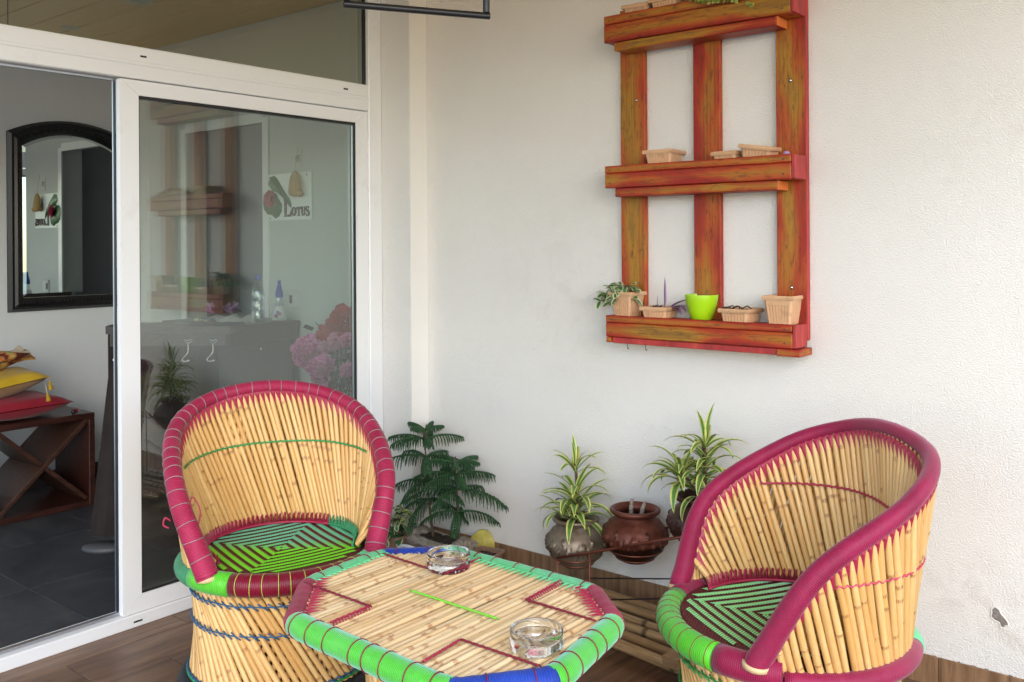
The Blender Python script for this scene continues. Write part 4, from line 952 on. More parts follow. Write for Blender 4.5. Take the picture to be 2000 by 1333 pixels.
def yspan(x):
    ys = []
    for k in range(8):
        a, b_ = TV[k], TV[(k + 1) % 8]
        if (a.x - x) * (b_.x - x) <= 0 and abs(a.x - b_.x) > 1e-6: ys.append(a.y + (b_.y - a.y) * (x - a.x) / (b_.x - a.x))
    return min(ys), max(ys)
x = -.405; rr = random.Random(31); ZC_ = .463
while x < .43:
    y0, y1 = yspan(x)
    me = rr.choice(TCANES); fl = rr.random() < .5; r_ = .0088 * rr.uniform(.88, 1.08)
    y0 += .008; y1 -= .008
    A, B_ = (x, y0, ZC_ + rr.uniform(-.0015, .0015)), (x + rr.uniform(-.0025, .0025), y1, ZC_ + rr.uniform(-.0015, .0015))
    share('cane', me, T, seg_matrix(A, B_, r_, rr.uniform(0, 6)) if fl else seg_matrix(B_, A, r_, rr.uniform(0, 6)))
    x += .0182 * rr.uniform(.96, 1.04)
build('under_board', MB().poly([(v.x * .95, v.y * .95, .437) for v in TV], (0, 0, .008)), M['rosewood_in'], T)
# sawtooth lacing along the inside of the edges
for k in range(8):
    a, b_ = TV[k], TV[(k + 1) % 8]; d = (b_ - a).normalized(); i_ = Vector((-a.x - b_.x, -a.y - b_.y, 0)).normalized(); i_ = Vector((d.y, -d.x, 0)); L = (b_ - a).length; b = MB(); n = max(3, int(L / .0182))
    if k in (3, 4, 5): continue
    for q in range(n):
        p = a + d * (L * (q + .5) / n); l_ = rr.uniform(.062, .072) if k in (1, 2, 6) else rr.uniform(.040, .048)
        b.add([p - d * .0085 + i_ * .020 + Vector((0, 0, .026)), p + d * .0085 + i_ * .020 + Vector((0, 0, .026)), p + i_ * l_ + d * .003 + Vector((0, 0, .0275)), p + i_ * .034 + Vector((0, 0, .031))], [(0, 3, 2), (3, 1, 2)])
    build('edge_lacing', b, M[tcol[k]] if tcol[k] != 'magenta' else M['thread_magenta'], T, norm=False)['kind'] = 'stuff'
# stitch lines on the top
def stitch(A, B_, mt, hook=True):
    A = Vector((A[0] - 1.572, A[1] + 1.338, .4765)); B_ = Vector((B_[0] - 1.572, B_[1] + 1.338, .4765)); L = (B_ - A).length; d = (B_ - A).normalized(); sdir = Vector((-d.y, d.x, 0)); n = int(L / .0095); b = MB()
    P = [A.lerp(B_, k / n) + Vector((0, 0, .0016 * (k % 2))) for k in range(n + 1)]
    b.tube(P, .0030, 5)
    for k in range(n):
        p = A.lerp(B_, (k + .5) / n); b.tube([p, p + sdir * .006 + d * .002 + Vector((0, 0, -.001)), p + sdir * .010 + d * .003 + Vector((0, 0, -.006))], .0020, 5)
    build('stitch_line', b, mt, T, True)
stitch((1.185, -1.503), (1.446, -1.503), M['thread_maroon']); stitch((1.446, -1.503), (1.450, -1.632), M['thread_magenta'])
stitch((1.175, -1.206), (1.427, -1.215), M['thread_maroon']); stitch((1.427, -1.215), (1.430, -1.055), M['thread_magenta'])
stitch((1.722, -1.055), (1.732, -1.222), M['thread_magenta']); stitch((1.732, -1.222), (1.945, -1.222), M['thread_maroon'])
stitch((1.778, -1.642), (1.764, -1.506), M['thread_magenta']); stitch((1.764, -1.506), (1.990, -1.500), M['thread_maroon'])
stitch((1.45, -1.362), (1.752, -1.362), M['thread_bright'])
# table base of crossing canes
rr = random.Random(77)
for lay, (r0, r1, tw, n) in enumerate(((.235, .225, 50, 40), (.218, .208, -50, 36))):
    for k in range(n):
        a0 = 2 * pi * k / n
        share('cane', rr.choice(CANES), T, seg_matrix(pol(a0, r0, .03), pol(a0 + R(tw), r1, .432), .0093 * rr.uniform(.9, 1.1), rr.uniform(0, 6)))
b = MB(); b.tube([pol(2 * pi * k / 40, .236, .026) for k in range(40)], .025, 10, True); build('foot_ring', b, M['tyre'], T, True)
b = MB(); b.tube([pol(2 * pi * k / 40, .205, .24) for k in range(40)], .006, 6, True); build('base_cord', b, M['thread_green'], T, True)
# ashtrays
def ashtray(label, loc, r, h):
    t = thing('ashtray', label, 'ashtray', loc, group='round glass ashtrays on the table')
    b = MB(); b.lathe([(0, .0), (r * .93, .0), (r * .99, .004), (r, .010), (r, h * .55), (r * .97, h * .6), (r, h * .66), (r * 1.0, h - .004), (r * .97, h), (r * .90, h), (r * .87, h - .004), (r * .83, h * .48), (r * .70, h * .36), (0, h * .34)], 56)
    build('dish', b, M['clear_glass'], t, True, ang=45)
    b = MB(); b.lathe([(0, -.004), (.004, -.003), (.006, 0), (.004, .003), (0, .004)], 8); o = build('bubble_foot', b, M['clear_glass'], t, True); o.location = (r * .42, -r * .96, .006)
    return t
ashtray('clear glass ashtray at the far blue edge of the table', (1.405, -1.165, .473), .062, .046)
ashtray('clear glass ashtray near the lime edge at the right of the table', (1.925, -1.425, .473), .0615, .046)

# ------------------------------------------------------------------ pallet shelf on the end wall
S = thing('pallet_shelf', 'red and orange stained pallet wood shelf hanging on the white wall', 'shelf', (1.63, 0, 0))
def sb(name, mt, a, b_, par=None, bev=.002, lab=None):
    o = build(name, MB().bx((a[0] - 1.63, a[1], a[2]), (b_[0] - 1.63, b_[1], b_[2]), bev=bev), mt, par or S)
    # keep each board's own origin so grain differs
    return o
for x0, x1 in ((1.263, 1.371), (1.579, 1.686), (1.899, 2.004)):
    sl_ = sb('slat', M['shelf_z'], (x0, -.0255, 1.062), (x1, -.0015, 2.30))
    for z in ((1.95, 1.24) if x0 > 1.7 else (1.945,)):
        if x0 < 1.3 and z < 1.5 or (1.5 < x0 < 1.6): continue
        b = MB(); b.lathe([(0, .006), (.005, .004), (.007, 0)], 12); o = build('screw', b, M['steel'], sl_, True); o.location = ((x0 + x1) / 2 + (.02 if x0 < 1.3 else .0) - 1.63, -.0255, z); o.rotation_euler = (R(90), 0, 0)
sb('slat_edge', M['shelf_red'], (2.0042, -.0250, 1.062), (2.0072, -.002, 2.30), bev=.001)
for zi, (z0, z1) in enumerate(((1.040, 1.121), (1.606, 1.690), (2.160, 2.262))):
    h = z1 - z0
    sb('front_board', M['shelf_x'], (1.252, -.122, z0), (1.992, -.1035, z0 + h * .66), bev=.003)
    sb('front_board', M['shelf_x'], (1.251, -.1215, z0 + h * .66 + .001), (1.991, -.103, z1), bev=.003)
    sb('end_cap', M['shelf_red'], (1.9925, -.120, z0 + .002), (2.006, -.0262, z1 - .001), bev=.002)
    sb('end_cap', M['shelf_x'], (1.2525, -.1030, z0 + .002), (1.266, -.0262, z1 - .001), bev=.002)
    sb('shelf_board', M['shelf_x'], (1.2665, -.1025, z1 - .022), (1.992, -.0262, z1 - .004), bev=.001)
    if zi == 0:
        sb('under_board', M['shelf_red'], (1.275, -.112, z0 - .024), (1.935, -.022, z0 - .002), bev=.002)
        sb('foot_block', M['shelf_x'], (1.937, -.121, z0 - .026), (2.018, -.015, z0 - .0015), bev=.002)
        sb('foot_block', M['shelf_x'], (1.253, -.121, z0 - .022), (1.272, -.03, z0 - .0015), bev=.002); 
    else:
        sb('under_board', M['shelf_x'], (1.292, -.113, z0 - .034), (1.940, -.0262, z0 - .001), bev=.003)
        sb('end_grain', M['shelf_orange'], (1.9405, -.112, z0 - .033), (1.9425, -.028, z0 - .002), bev=.0005)
        sb('bottom_board', M['shelf_x'], (1.2665, -.1025, z0 + .001), (1.992, -.0262, z0 + .014), bev=.001)
    for x in (1.275, 1.965):
        for zz in (z0 + .018, z0 + h * .80):
            b = MB(); b.lathe([(0, .0008), (.0035, .0)], 8); o = build('nail_head', b, M['dark_slab'], S); o.location = (x - 1.63, -.1225, zz); o.rotation_euler = (R(90), 0, 0)
for x in (1.33, 1.41):
    b = MB(); b.tube(catmull([(x - 1.63, -.09, 1.02), (x - 1.63, -.092, 1.0), (x + .006 - 1.63, -.095, .994), (x + .009 - 1.63, -.098, 1.0)], 4), .0012, 5); build('hook', b, M['black_wire'], S)

# pots on the shelf
def planter(label, loc, w0, h, rz=0, mt='plastic_tan', soil=True, tilt=(0, 0), grp='square ribbed planters', ratio=.70, rimh=.012):
    t = thing('planter', label, 'planter', loc, rz, grp); t.rotation_euler = (tilt[0], tilt[1], rz)
    def outline(hw, groove, n=7):
        P = []; m_ = 2 * n + 1
        for s in range(4):
            d0 = Vector((math.cos(s * pi / 2), math.sin(s * pi / 2))); d1 = Vector((-d0.y, d0.x))
            for k in range(m_):
                for e in (0.08, .92):
                    f = -.86 + 1.72 * (k + e) / m_; P.append((d0 * (hw - (groove if k % 2 else 0)) + d1 * hw * f))
        return P
    hw0, hw1 = w0 * ratio / 2, w0 * .92 / 2
    def hwz(f): return hw0 + (hw1 - hw0) * f
    lv = [(.0, 0), (.06, 0), (.10, .0028), (.64, .0028), (.70, .0), (1, 0)]
    b = MB(); V = []; 
    for f, g in lv: V += [(p.x, p.y, h * f) for p in outline(hwz(f), g)]
    n = len(V) // len(lv); F = [(i * n + k, i * n + (k + 1) % n, (i + 1) * n + (k + 1) % n, (i + 1) * n + k) for i in range(len(lv) - 1) for k in range(n)]; F.append(tuple(range(n - 1, -1, -1)))
    b.add(V, F); build('body', b, M[mt], t)
    b = MB(); hw = w0 / 2; prof = [(hw1, h - rimh), (hw - .002, h - rimh), (hw, h - rimh * .4), (hw - .003, h + .002), (hw1 - .006, h + .001), (hw1 - .010, h * .6)]
    V = []
    for q, z in prof: V += [(q, q, z), (-q, q, z), (-q, -q, z), (q, -q, z)]
    b.add(V, [(i * 4 + k, i * 4 + (k + 1) % 4, (i + 1) * 4 + (k + 1) % 4, (i + 1) * 4 + k) for i in range(len(prof) - 1) for k in range(4)]); build('rim', b, M[mt], t)
    if soil:
        b = MB(); q = hw1 - .007; N = 8; rr = random.Random(int(loc[0] * 1000)); V = [((i / N - .5) * 2 * q, (j / N - .5) * 2 * q, h * .82 + rr.uniform(-.003, .004)) for i in range(N + 1) for j in range(N + 1)]
        b.add(V, [(i * (N + 1) + j, (i + 1) * (N + 1) + j, (i + 1) * (N + 1) + j + 1, i * (N + 1) + j + 1) for i in range(N) for j in range(N)]); build('soil', b, M['soil'], t, True)
    return t
z_b, z_m, z_t = 1.1175, 1.6865, 2.2585
ivy = planter('tan planter with trailing variegated vine at the left of the bottom shelf', (1.318, -.068, z_b), .106, .092, R(-6))
lowA = planter('low tan planter with purple leaves beside the lime pot', (1.455, -.066, z_b), .112, .040, R(4), ratio=.80)
lowB = planter('low tan planter with dry twigs right of the lime pot', (1.782, -.066, z_b), .118, .046, R(-3), ratio=.80)
sq = planter('tall tan planter of bare soil at the right end of the bottom shelf', (1.938, -.066, z_b), .112, .096, R(2))
planter('tan planter standing alone at the left of the middle shelf', (1.480, -.066, z_m - .006), .122, .056, R(3), ratio=.74)
planter('low tan planter in front of the middle slat of the shelf', (1.745, -.066, z_m - .006), .100, .034, R(-4), ratio=.8)
planter('tan planter tilted over its neighbour on the middle shelf', (1.855, -.064, z_m - .004), .122, .046, R(4), tilt=(R(3), R(9)), ratio=.76)
planter('low tan planter at the left of the top shelf', (1.385, -.064, z_t), .115, .030, R(3), ratio=.8)
planter('tan planter standing right beside another on the top shelf', (1.512, -.066, z_t), .122, .034, R(-2), ratio=.8)
tp = planter('tan planter with trailing green succulent on the top shelf', (1.722, -.064, z_t), .12, .05, R(2), ratio=.8)
LP_ = thing('lime_pot', 'glossy lime green round pot at the centre of the bottom shelf', 'pot', (1.630, -.066, z_b))
b = MB(); b.lathe([(0, 0), (.034, 0), (.038, .003), (.047, .03), (.055, .06), (.0605, .088), (.0600, .091), (.0575, .091), (.052, .06), (.04, .02), (0, .015)], 44); build('body', b, M['plastic_lime'], LP_, True, ang=50)
b = MB(); b.lathe([(0, .0), (.0575, .0)], 32, cap=False); o = build('soil', b, M['soil'], LP_); o.location = (0, 0, .082)
PB = tag(build('pebble', MB().lathe([(0, -.008), (.010, -.004), (.012, .002), (.006, .008), (0, .009)], 8), M['lilac_petal'], None, True), 'small pale lilac pebble at the right end of the middle shelf', 'pebble'); PB.location = (1.965, -.095, z_m + .008)

def leaf_mesh(L, W, curl, seed, seg=7, fold=.25, base=.25, tip=1.0, bend_side=0, twist=0):
    """strap leaf along +X, arching downwards; attribute edge = 1 at the margin"""
    b = MB(); V = []; A = []; ang = 0; p = Vector((0, 0, 0)); step = L / seg
    for i in range(seg + 1):
        f = i / seg; w_ = W * (base + (1 - base) * math.sin(min(1, f / .4) * pi / 2)) * (1 - max(0, (f - .45) / .55) ** 1.8) + .0004
        d = Vector((math.cos(ang), 0, math.sin(ang))); nrm = Vector((-d.z, 0, d.x))
        for k, (s, e) in enumerate(((-1, 1), (-.45, .2), (0, 0), (.45, .2), (1, 1))):
            V.append(p + Vector((0, s * w_ / 2 + bend_side * f * f * L, 0)) + nrm * abs(s) * fold * w_ * .5); A.append(e if f < .97 else 1)
        p = p + d * step; ang -= curl / seg * (.4 + 1.2 * f)
    b.add(V, [(i * 5 + k, i * 5 + k + 1, (i + 1) * 5 + k + 1, (i + 1) * 5 + k) for i in range(seg) for k in range(4)], None, A)
    return b
def leaf_share(name, b, mt):
    me = b.mesh(name, 'edge'); me.materials.append(mt); me.polygons.foreach_set('use_smooth', [True] * len(me.polygons)); return me
def place_leaf(me, parent, p, yaw, pitch, s=1.0, roll=0):
    return share('leaf', me, parent, Matrix.Translation(p) @ Matrix.Rotation(yaw, 4, 'Z') @ Matrix.Rotation(-pitch, 4, 'Y') @ Matrix.Rotation(roll, 4, 'X') @ Matrix.Scale(s, 4))
rr = random.Random(5)
VL = [leaf_share('leaf', leaf_mesh(.052, .032, .9, k, 5, .2, .1), M['vine']) for k in range(3)]
VN = thing('variegated_vine', 'cream and green variegated vine spilling from the tan planter', 'plant', (1.318, -.068, z_b + .082))
for q in range(7):
    a = [185, 200, 215, 230, 170, 250, 320][q]; l_ = [.10, .115, .07, .06, .09, .05, .05][q]; P = []
    for k in range(6):
        f = k / 5; P.append(Vector((math.cos(R(a)) * l_ * f, math.sin(R(a)) * l_ * f * .7, .03 * math.sin(f * pi * .9) + .012 - (.05 if q < 3 else .03) * f * f)))
    b = MB(); b.tube(catmull(P, 3), .0016, 5); build('stem', b, M['stem_green'], VN)
    for k in range(1, 6):
        for s in (0, 1): place_leaf(rr.choice(VL), VN, P[k], R(a + rr.uniform(-90, 90)), rr.uniform(-.7, .5), rr.uniform(.7, 1.1), rr.uniform(-.5, .5))
TR = thing('purple_plant', 'sparse purple plant with one tall upright leaf in low planter', 'plant', (1.46, -.066, z_b + .03))
for (x, yaw, pit, L, W, cu) in ((.018, 170, 88, .125, .015, -.15), (-.012, 20, 90, .055, .008, 0), (.03, 10, 35, .095, .022, .6), (.045, -12, 30, .085, .024, 2.2), (.05, -24, 20, .07, .02, 2.4), (.04, 20, 30, .075, .018, 1.4)):
    place_leaf(leaf_share('leaf', leaf_mesh(L, W, cu, 1, 7, .5), M['purple_leaf']), TR, Vector((x, 0, .0)), R(yaw), R(pit))
for k in range(4):
    b = MB(); x = rr.uniform(-.04, .02); b.tube([(x, rr.uniform(-.02, .02), .003), (x + rr.uniform(-.02, .02), rr.uniform(-.02, .02), .014)], .003, 5); build('stub', b, M['dry_twig'], TR)
DT = thing('dry_twigs', 'dry dark twigs lying over the low planter soil', 'twigs', (1.782, -.066, z_b + .044))
for k in range(6):
    b = MB(); x, y = rr.uniform(-.04, .03), rr.uniform(-.04, .0); a = rr.uniform(-.5, .8); b.tube(catmull([(x - .03 * math.cos(a), y - .03 * math.sin(a), .0), (x, y, .008 + .006 * rr.random()), (x + .022 * math.cos(a + .4), y - .01, .003)], 4), .0022, 5); build('twig', b, M['dry_twig'], DT)
SU = thing('trailing_succulent', 'small leaved green succulent trailing over the top shelf edge', 'plant', (1.722, -.064, z_t + .04))
SUL = [leaf_share('leaf', leaf_mesh(.014, .012, .3, k, 3, .15, .4), M['succulent']) for k in range(2)]
for q in range(11):
    x = -.10 + .185 * q / 10; dn = [.030, .035, .045, .040, .048, .052, .050, .055, .056, .062, .085][q]; P = [Vector((x * .6, 0, .01)), Vector((x * .85, -.045, .026)), Vector((x, -.072, .0)), Vector((x + .01 + (.03 if q == 10 else 0), -.076, -dn)), Vector((x + .016 + (.045 if q == 10 else 0), -.076, -dn - .012))]
    P = catmull(P, 4); b = MB(); b.tube(P, .0012, 5); build('stem', b, M['stem_green'], SU)
    for p in P[5:]:
        for s in range(3): place_leaf(rr.choice(SUL), SU, p, rr.uniform(0, 6.28), rr.uniform(-.6, .9), rr.uniform(.7, 1.15), rr.uniform(-1, 1))

# ------------------------------------------------------------------ wire stand with three round metal pots
def matka(name, label, loc, s, mt, belly=.120, seed=0, relief=True):
    t = thing('round_pot', label, 'pot', loc, 0, 'embossed round pots in the wire stand'); rr = random.Random(seed)
    cp = [(.0, 0), (.045, .002), (.075, .022), (.105, .055), (.120, .092), (.113, .128), (.088, .156), (.074, .168), (.074, .176), (.088, .182), (.094, .190), (.092, .198), (.083, .200), (.076, .192), (.070, .176), (.082, .150), (.0, .145)]
    cp = catmull([(a, 0, z) for a, z in cp], 5); prof = [(max(0, p.x), p.z) for p in cp]
    NL = 6
    def pat(a, z):
        u = (a / (2 * pi) * NL) % 1.0; v = (z - .055) / .08
        if not 0 < v < 1: return 0
        val = 0
        cy_ = .45 + .22 * math.sin(2 * pi * u)                      # wavy stem
        val = max(val, 1 - abs(v - cy_) / .05)
        for k in range(6):
            lu = (k + .5) / 6; lc = .45 + .22 * math.sin(2 * pi * lu); sg = 1 if k % 2 else -1
            du = (u - lu) * 1.6; dv = v - lc - sg * .20; val = max(val, 1.1 - ((du + sg * dv * .2) / .09) ** 2 - (dv / .15) ** 2)
        du = (u - .85) * 1.6; dv = v - .62; rr_ = math.hypot(du, dv); th = math.atan2(dv, du)
        val = max(val, 1.2 - (rr_ / (.20 + .05 * math.cos(9 * th))) ** 4) if rr_ < .3 else val
        return max(0, min(1, val))
    def disp(a, f, z):
        if f > .62: return 0
        d = .008 * pat(a, z)
        if abs(z - .152) < .004 or abs(z - .050) < .004: d += .003 * (.5 + .5 * math.sin(60 * a))
        return d
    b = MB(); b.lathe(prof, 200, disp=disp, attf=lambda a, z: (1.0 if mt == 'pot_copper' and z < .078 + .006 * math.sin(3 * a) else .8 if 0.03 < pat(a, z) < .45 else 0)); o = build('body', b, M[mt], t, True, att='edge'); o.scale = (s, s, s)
    b = MB(); b.lathe([(0, .006), (.03, .004), (.079, 0)], 24); o = build('soil', b, M['soil'], t, True); o.location = (0, 0, .158 * s); o.scale = (s, s, s)
    return t
P1, P2, P3 = (1.140, -.17, .150), (1.408, -.17, .226), (1.672, -.17, .330)
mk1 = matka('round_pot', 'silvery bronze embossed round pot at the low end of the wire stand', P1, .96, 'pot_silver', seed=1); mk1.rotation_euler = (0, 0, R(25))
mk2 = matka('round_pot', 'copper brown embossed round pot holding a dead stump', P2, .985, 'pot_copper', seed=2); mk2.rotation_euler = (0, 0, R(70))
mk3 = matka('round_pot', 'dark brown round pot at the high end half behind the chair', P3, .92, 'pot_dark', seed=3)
ST = thing('wire_stand', 'copper coloured sloping wire stand carrying three round pots', 'plant stand', (1.4, -.17, 0))
def wire(name, pts, r, mt, n=6, closed=False):
    b = MB(); b.tube([(p[0] - 1.4, p[1] + .17, p[2]) for p in pts], r, n, closed); return build(name, b, M[mt], ST, True)
for (p, s) in ((P1, .92), (P2, .95), (P3, .9)):
    wire('ring', [(p[0] + .106 * s * math.cos(2 * pi * k / 28), p[1] + .106 * s * math.sin(2 * pi * k / 28), p[2] + .052 * s) for k in range(28)], .0035, 'copper_wire', 6, True)
    wire('ring', [(p[0] + .075 * s * math.cos(2 * pi * k / 28), p[1] + .075 * s * math.sin(2 * pi * k / 28), p[2] + .019 * s) for k in range(28)], .0028, 'copper_wire', 6, True)
wire('front_rail', [(1.132, -.28, .209), (1.30, -.28, .266), (1.50, -.28, .336), (1.80, -.28, .440)], .0055, 'copper_wire', 8)
wire('back_rail', [(1.02, -.06, .195), (1.30, -.06, .278), (1.80, -.06, .44)], .0045, 'copper_wire', 8)
for y in (-.28, -.06):
    for x0, z0 in ((1.132, .208), (1.79, .436)): wire('leg', [(x0, y, z0), (x0 - .004, y, .002)], .0035, 'copper_wire')
    
wire('leg', [(1.281, -.28, .259), (1.279, -.28, .002)], .0035, 'copper_wire')
wire('cross_wire', [(1.281, -.28, .166), (1.80, -.28, .278)], .0028, 'black_wire'); wire('cross_wire', [(1.281, -.28, .085), (1.80, -.28, .218)], .0028, 'black_wire')
wire('cross_wire', [(1.132, -.28, .19), (1.132, -.06, .19)], .003, 'copper_wire'); wire('cross_wire', [(1.79, -.28, .4), (1.79, -.06, .4)], .003, 'copper_wire')
SP = thing('dead_stump', 'two pale cut stumps standing in the copper pot', 'stump', (P2[0], P2[1], P2[2] + .168))
for (x, y, l_, lean) in ((-.012, -.01, .062, .1), (.026, .0, .056, .28)):
    b = MB(); b.tube([(x, y, -.01), (x + lean * .02, y, l_ * .5), (x + lean * .06, y, l_)], [.010, .008, .006], 7); build('stub', b, M['log'], SP, True)

def dracaena(label, loc, H_, crowns, seed):
    t = thing('dracaena', label, 'plant', loc, 0, 'yellow edged dracaenas in round pots'); rr = random.Random(seed)
    LM = [leaf_share('leaf', leaf_mesh(.20, .034, c, k, 10, .28, .5), M['dracaena']) for k, c in enumerate((.6, 1.2, 1.9, 2.5, 3.0))]
    b = MB(); b.tube(catmull([(0, 0, 0), (.006, .004, H_ * .5), (0, 0, H_)], 5), [.006] * 11, 7); build('stem', b, M['stem_brown'], t, True)
    for (z0, z1, n, s, up, ox, oy) in crowns:
        for k in range(n):
            f = k / max(1, n - 1); z = z0 + (z1 - z0) * f; a = k * 2.4 + rr.uniform(-.3, .3); pt = up[0] + (up[1] - up[0]) * f + rr.uniform(-.15, .15)
            ci = max(0, min(4, int((1.55 - pt) * 2.6 + rr.uniform(-.5, .9)))); sc_ = s * rr.uniform(.8, 1.1) * (1 - .12 * f)
            place_leaf(LM[ci], t, Vector((ox, oy, z)) + Vector((math.cos(a), math.sin(a), 0)) * .005, a, pt, sc_, rr.uniform(-.25, .25))
        if ox or oy:
            b = MB(); b.tube([(0, 0, z0 - .06), (ox, oy, z1)], .005, 6); build('stem', b, M['stem_brown'], t, True)
    return t
dracaena('yellow edged dracaena in the silvery bronze pot', (P1[0], P1[1], P1[2] + .150), .245, [(.02, .08, 18, .95, (.35, .9), 0, 0), (.08, .15, 14, .95, (.5, 1.0), 0, 0), (.21, .23, 8, .85, (.6, 1.1), 0, 0), (.235, .24, 3, .62, (1.3, 1.52), 0, 0), (.03, .06, 9, .8, (.4, 1.1), -.035, -.03)], 3)
dracaena('tall yellow edged dracaena behind the right cane chair', (P3[0] + .015, P3[1], P3[2] + .145), .235, [(.02, .10, 16, .9, (.3, .8), 0, 0), (.10, .19, 18, .9, (.4, .9), .01, 0), (.20, .22, 8, .75, (.5, 1.0), .01, 0), (.225, .23, 4, .72, (1.38, 1.54), .01, 0), (.08, .13, 26, .82, (.3, 1.0), -.06, -.05)], 9)

# ------------------------------------------------------------------ floor planters in the corner
LG = thing('log_planter', 'pale hollowed log planter lying in the corner behind the chair', 'planter', (.385, -.135, 0), R(-4))
b = MB(); N = 22; n = 20; V = []; rr = random.Random(4)
for i in range(N + 1):
    f = i / N; x = -.165 + .33 * f
    for k in range(n):
        a = 2 * pi * k / n; r_ = .066 * (1 + .05 * math.sin(3 * a + 5 * f) + .04 * math.sin(7 * a - 9 * f) + .03 * rr.uniform(-1, 1))
        up_ = math.sin(a); cut = 1.0
        if .16 < f < .84 and up_ > .62: z = .066 + r_ * up_ - .032 * min(1, (f - .16) / .08, (.84 - f) / .08) - .01
        else: z = .066 + r_ * up_
        V.append((x + (.01 * math.sin(a * 2) if i in (0, N) else 0), r_ * math.cos(a), max(.001, z)))
b.add(V, [(i * n + k, i * n + (k + 1) % n, (i + 1) * n + (k + 1) % n, (i + 1) * n + k) for i in range(N) for k in range(n)] + [tuple(range(n - 1, -1, -1)), tuple(N * n + k for k in range(n))])
build('log', b, M['log'], LG, True, ang=50)
b = MB(); V = [(-.105 + .21 * i / 10, -.036 + .072 * j / 5, .1 + rr.uniform(-.004, .008)) for i in range(11) for j in range(6)]; b.add(V, [(i * 6 + j, (i + 1) * 6 + j, (i + 1) * 6 + j + 1, i * 6 + j + 1) for i in range(10) for j in range(5)]); build('soil', b, M['soil'], LG, True)
def norfolk(label, loc, P, whorls, seed):
    t = thing('norfolk_pine', label, 'plant', loc, 0, 'young norfolk pines in the log planter'); rr = random.Random(seed)
    P = [Vector(p) for p in P]; tr = catmull(P, 6); b = MB(); b.tube(tr, [.0065 - .0045 * k / (len(tr) - 1) for k in range(len(tr))], 7); build('trunk', b, M['stem_brown'], t, True)
    Hh = tr[-1].z
    for (z, n, L, a0, droop, lift) in whorls:
        p0 = min(tr, key=lambda q: abs(q.z - z))
        for k in range(n):
            a = R(a0) + 2 * pi * k / n + rr.uniform(-.25, .25); l_ = L * rr.uniform(.85, 1.12); d = Vector((math.cos(a), math.sin(a), 0)); side = Vector((-d.y, d.x, 0)); b = MB(); Q = []
            for i in range(12):
                f = i / 11; Q.append(p0 + d * l_ * f + Vector((0, 0, l_ * (lift * f - droop * f * f))))
            b.tube(Q, [.0042 - .0015 * i / 11 for i in range(12)], 6)
            m_ = 16
            for i in range(2, m_):
                f = i / (m_ - 1); q = Q[min(10, int(f * 11))].lerp(Q[min(11, int(f * 11) + 1)], f * 11 - int(f * 11)); tl = l_ * .33 * (math.sin(pi * min(1, f * .80 + .16)) ** .7) * rr.uniform(.8, 1.1)
                for sg in (-1, 1):
                    sd = side * sg * .50 + d * (.40 + .35 * f); T_ = [q, q + sd * tl * .35 + Vector((0, 0, tl * -.06)), q + sd * tl * .60 + Vector((0, 0, -tl * .38)), q + sd * tl * .70 + Vector((0, 0, -tl * .85))]
                    b.tube(T_, [.0030, .0030, .0027, .001], 5, cap=False)
                    for w_ in range(6):                                   # needles standing off the twig
                        u = (w_ + .5) / 6 * 3; i0 = min(2, int(u)); c_ = T_[i0].lerp(T_[i0 + 1], u - i0); nd = Vector((rr.uniform(-1, 1), rr.uniform(-1, 1), rr.uniform(-.6, .8))).normalized()
                        tt = nd.cross(Vector((.3, .5, .8))).normalized() * .0013; b.add([c_ - tt, c_ + tt, c_ + nd * .0085 + Vector((0, 0, -.002))], [(0, 1, 2)])
            build('branch', b, M['pine'], t, True, norm=False)
    return t
norfolk('taller norfolk pine at the left of the log planter', (.325, -.14, .095), [(0.02, .0, 0), (-.008, .005, .14), (-.02, 0, .30), (-.028, 0, .45), (-.018, 0, .50)], [(.17, 4, .16, 20, .70, .10), (.25, 5, .20, 60, .55, .25), (.345, 5, .21, 15, .44, .30), (.425, 5, .18, 50, .44, .45), (.475, 4, .10, 10, .35, .6)], 2)
norfolk('shorter norfolk pine at the right of the log planter', (.485, -.135, .095), [(0, 0, 0), (.006, 0, .14), (-.006, 0, .28), (-.008, 0, .38)], [(.15, 4, .17, 40, .60, .25), (.225, 5, .21, 5, .50, .24), (.30, 6, .20, 40, .44, .32), (.355, 5, .13, 10, .38, .5)], 6)
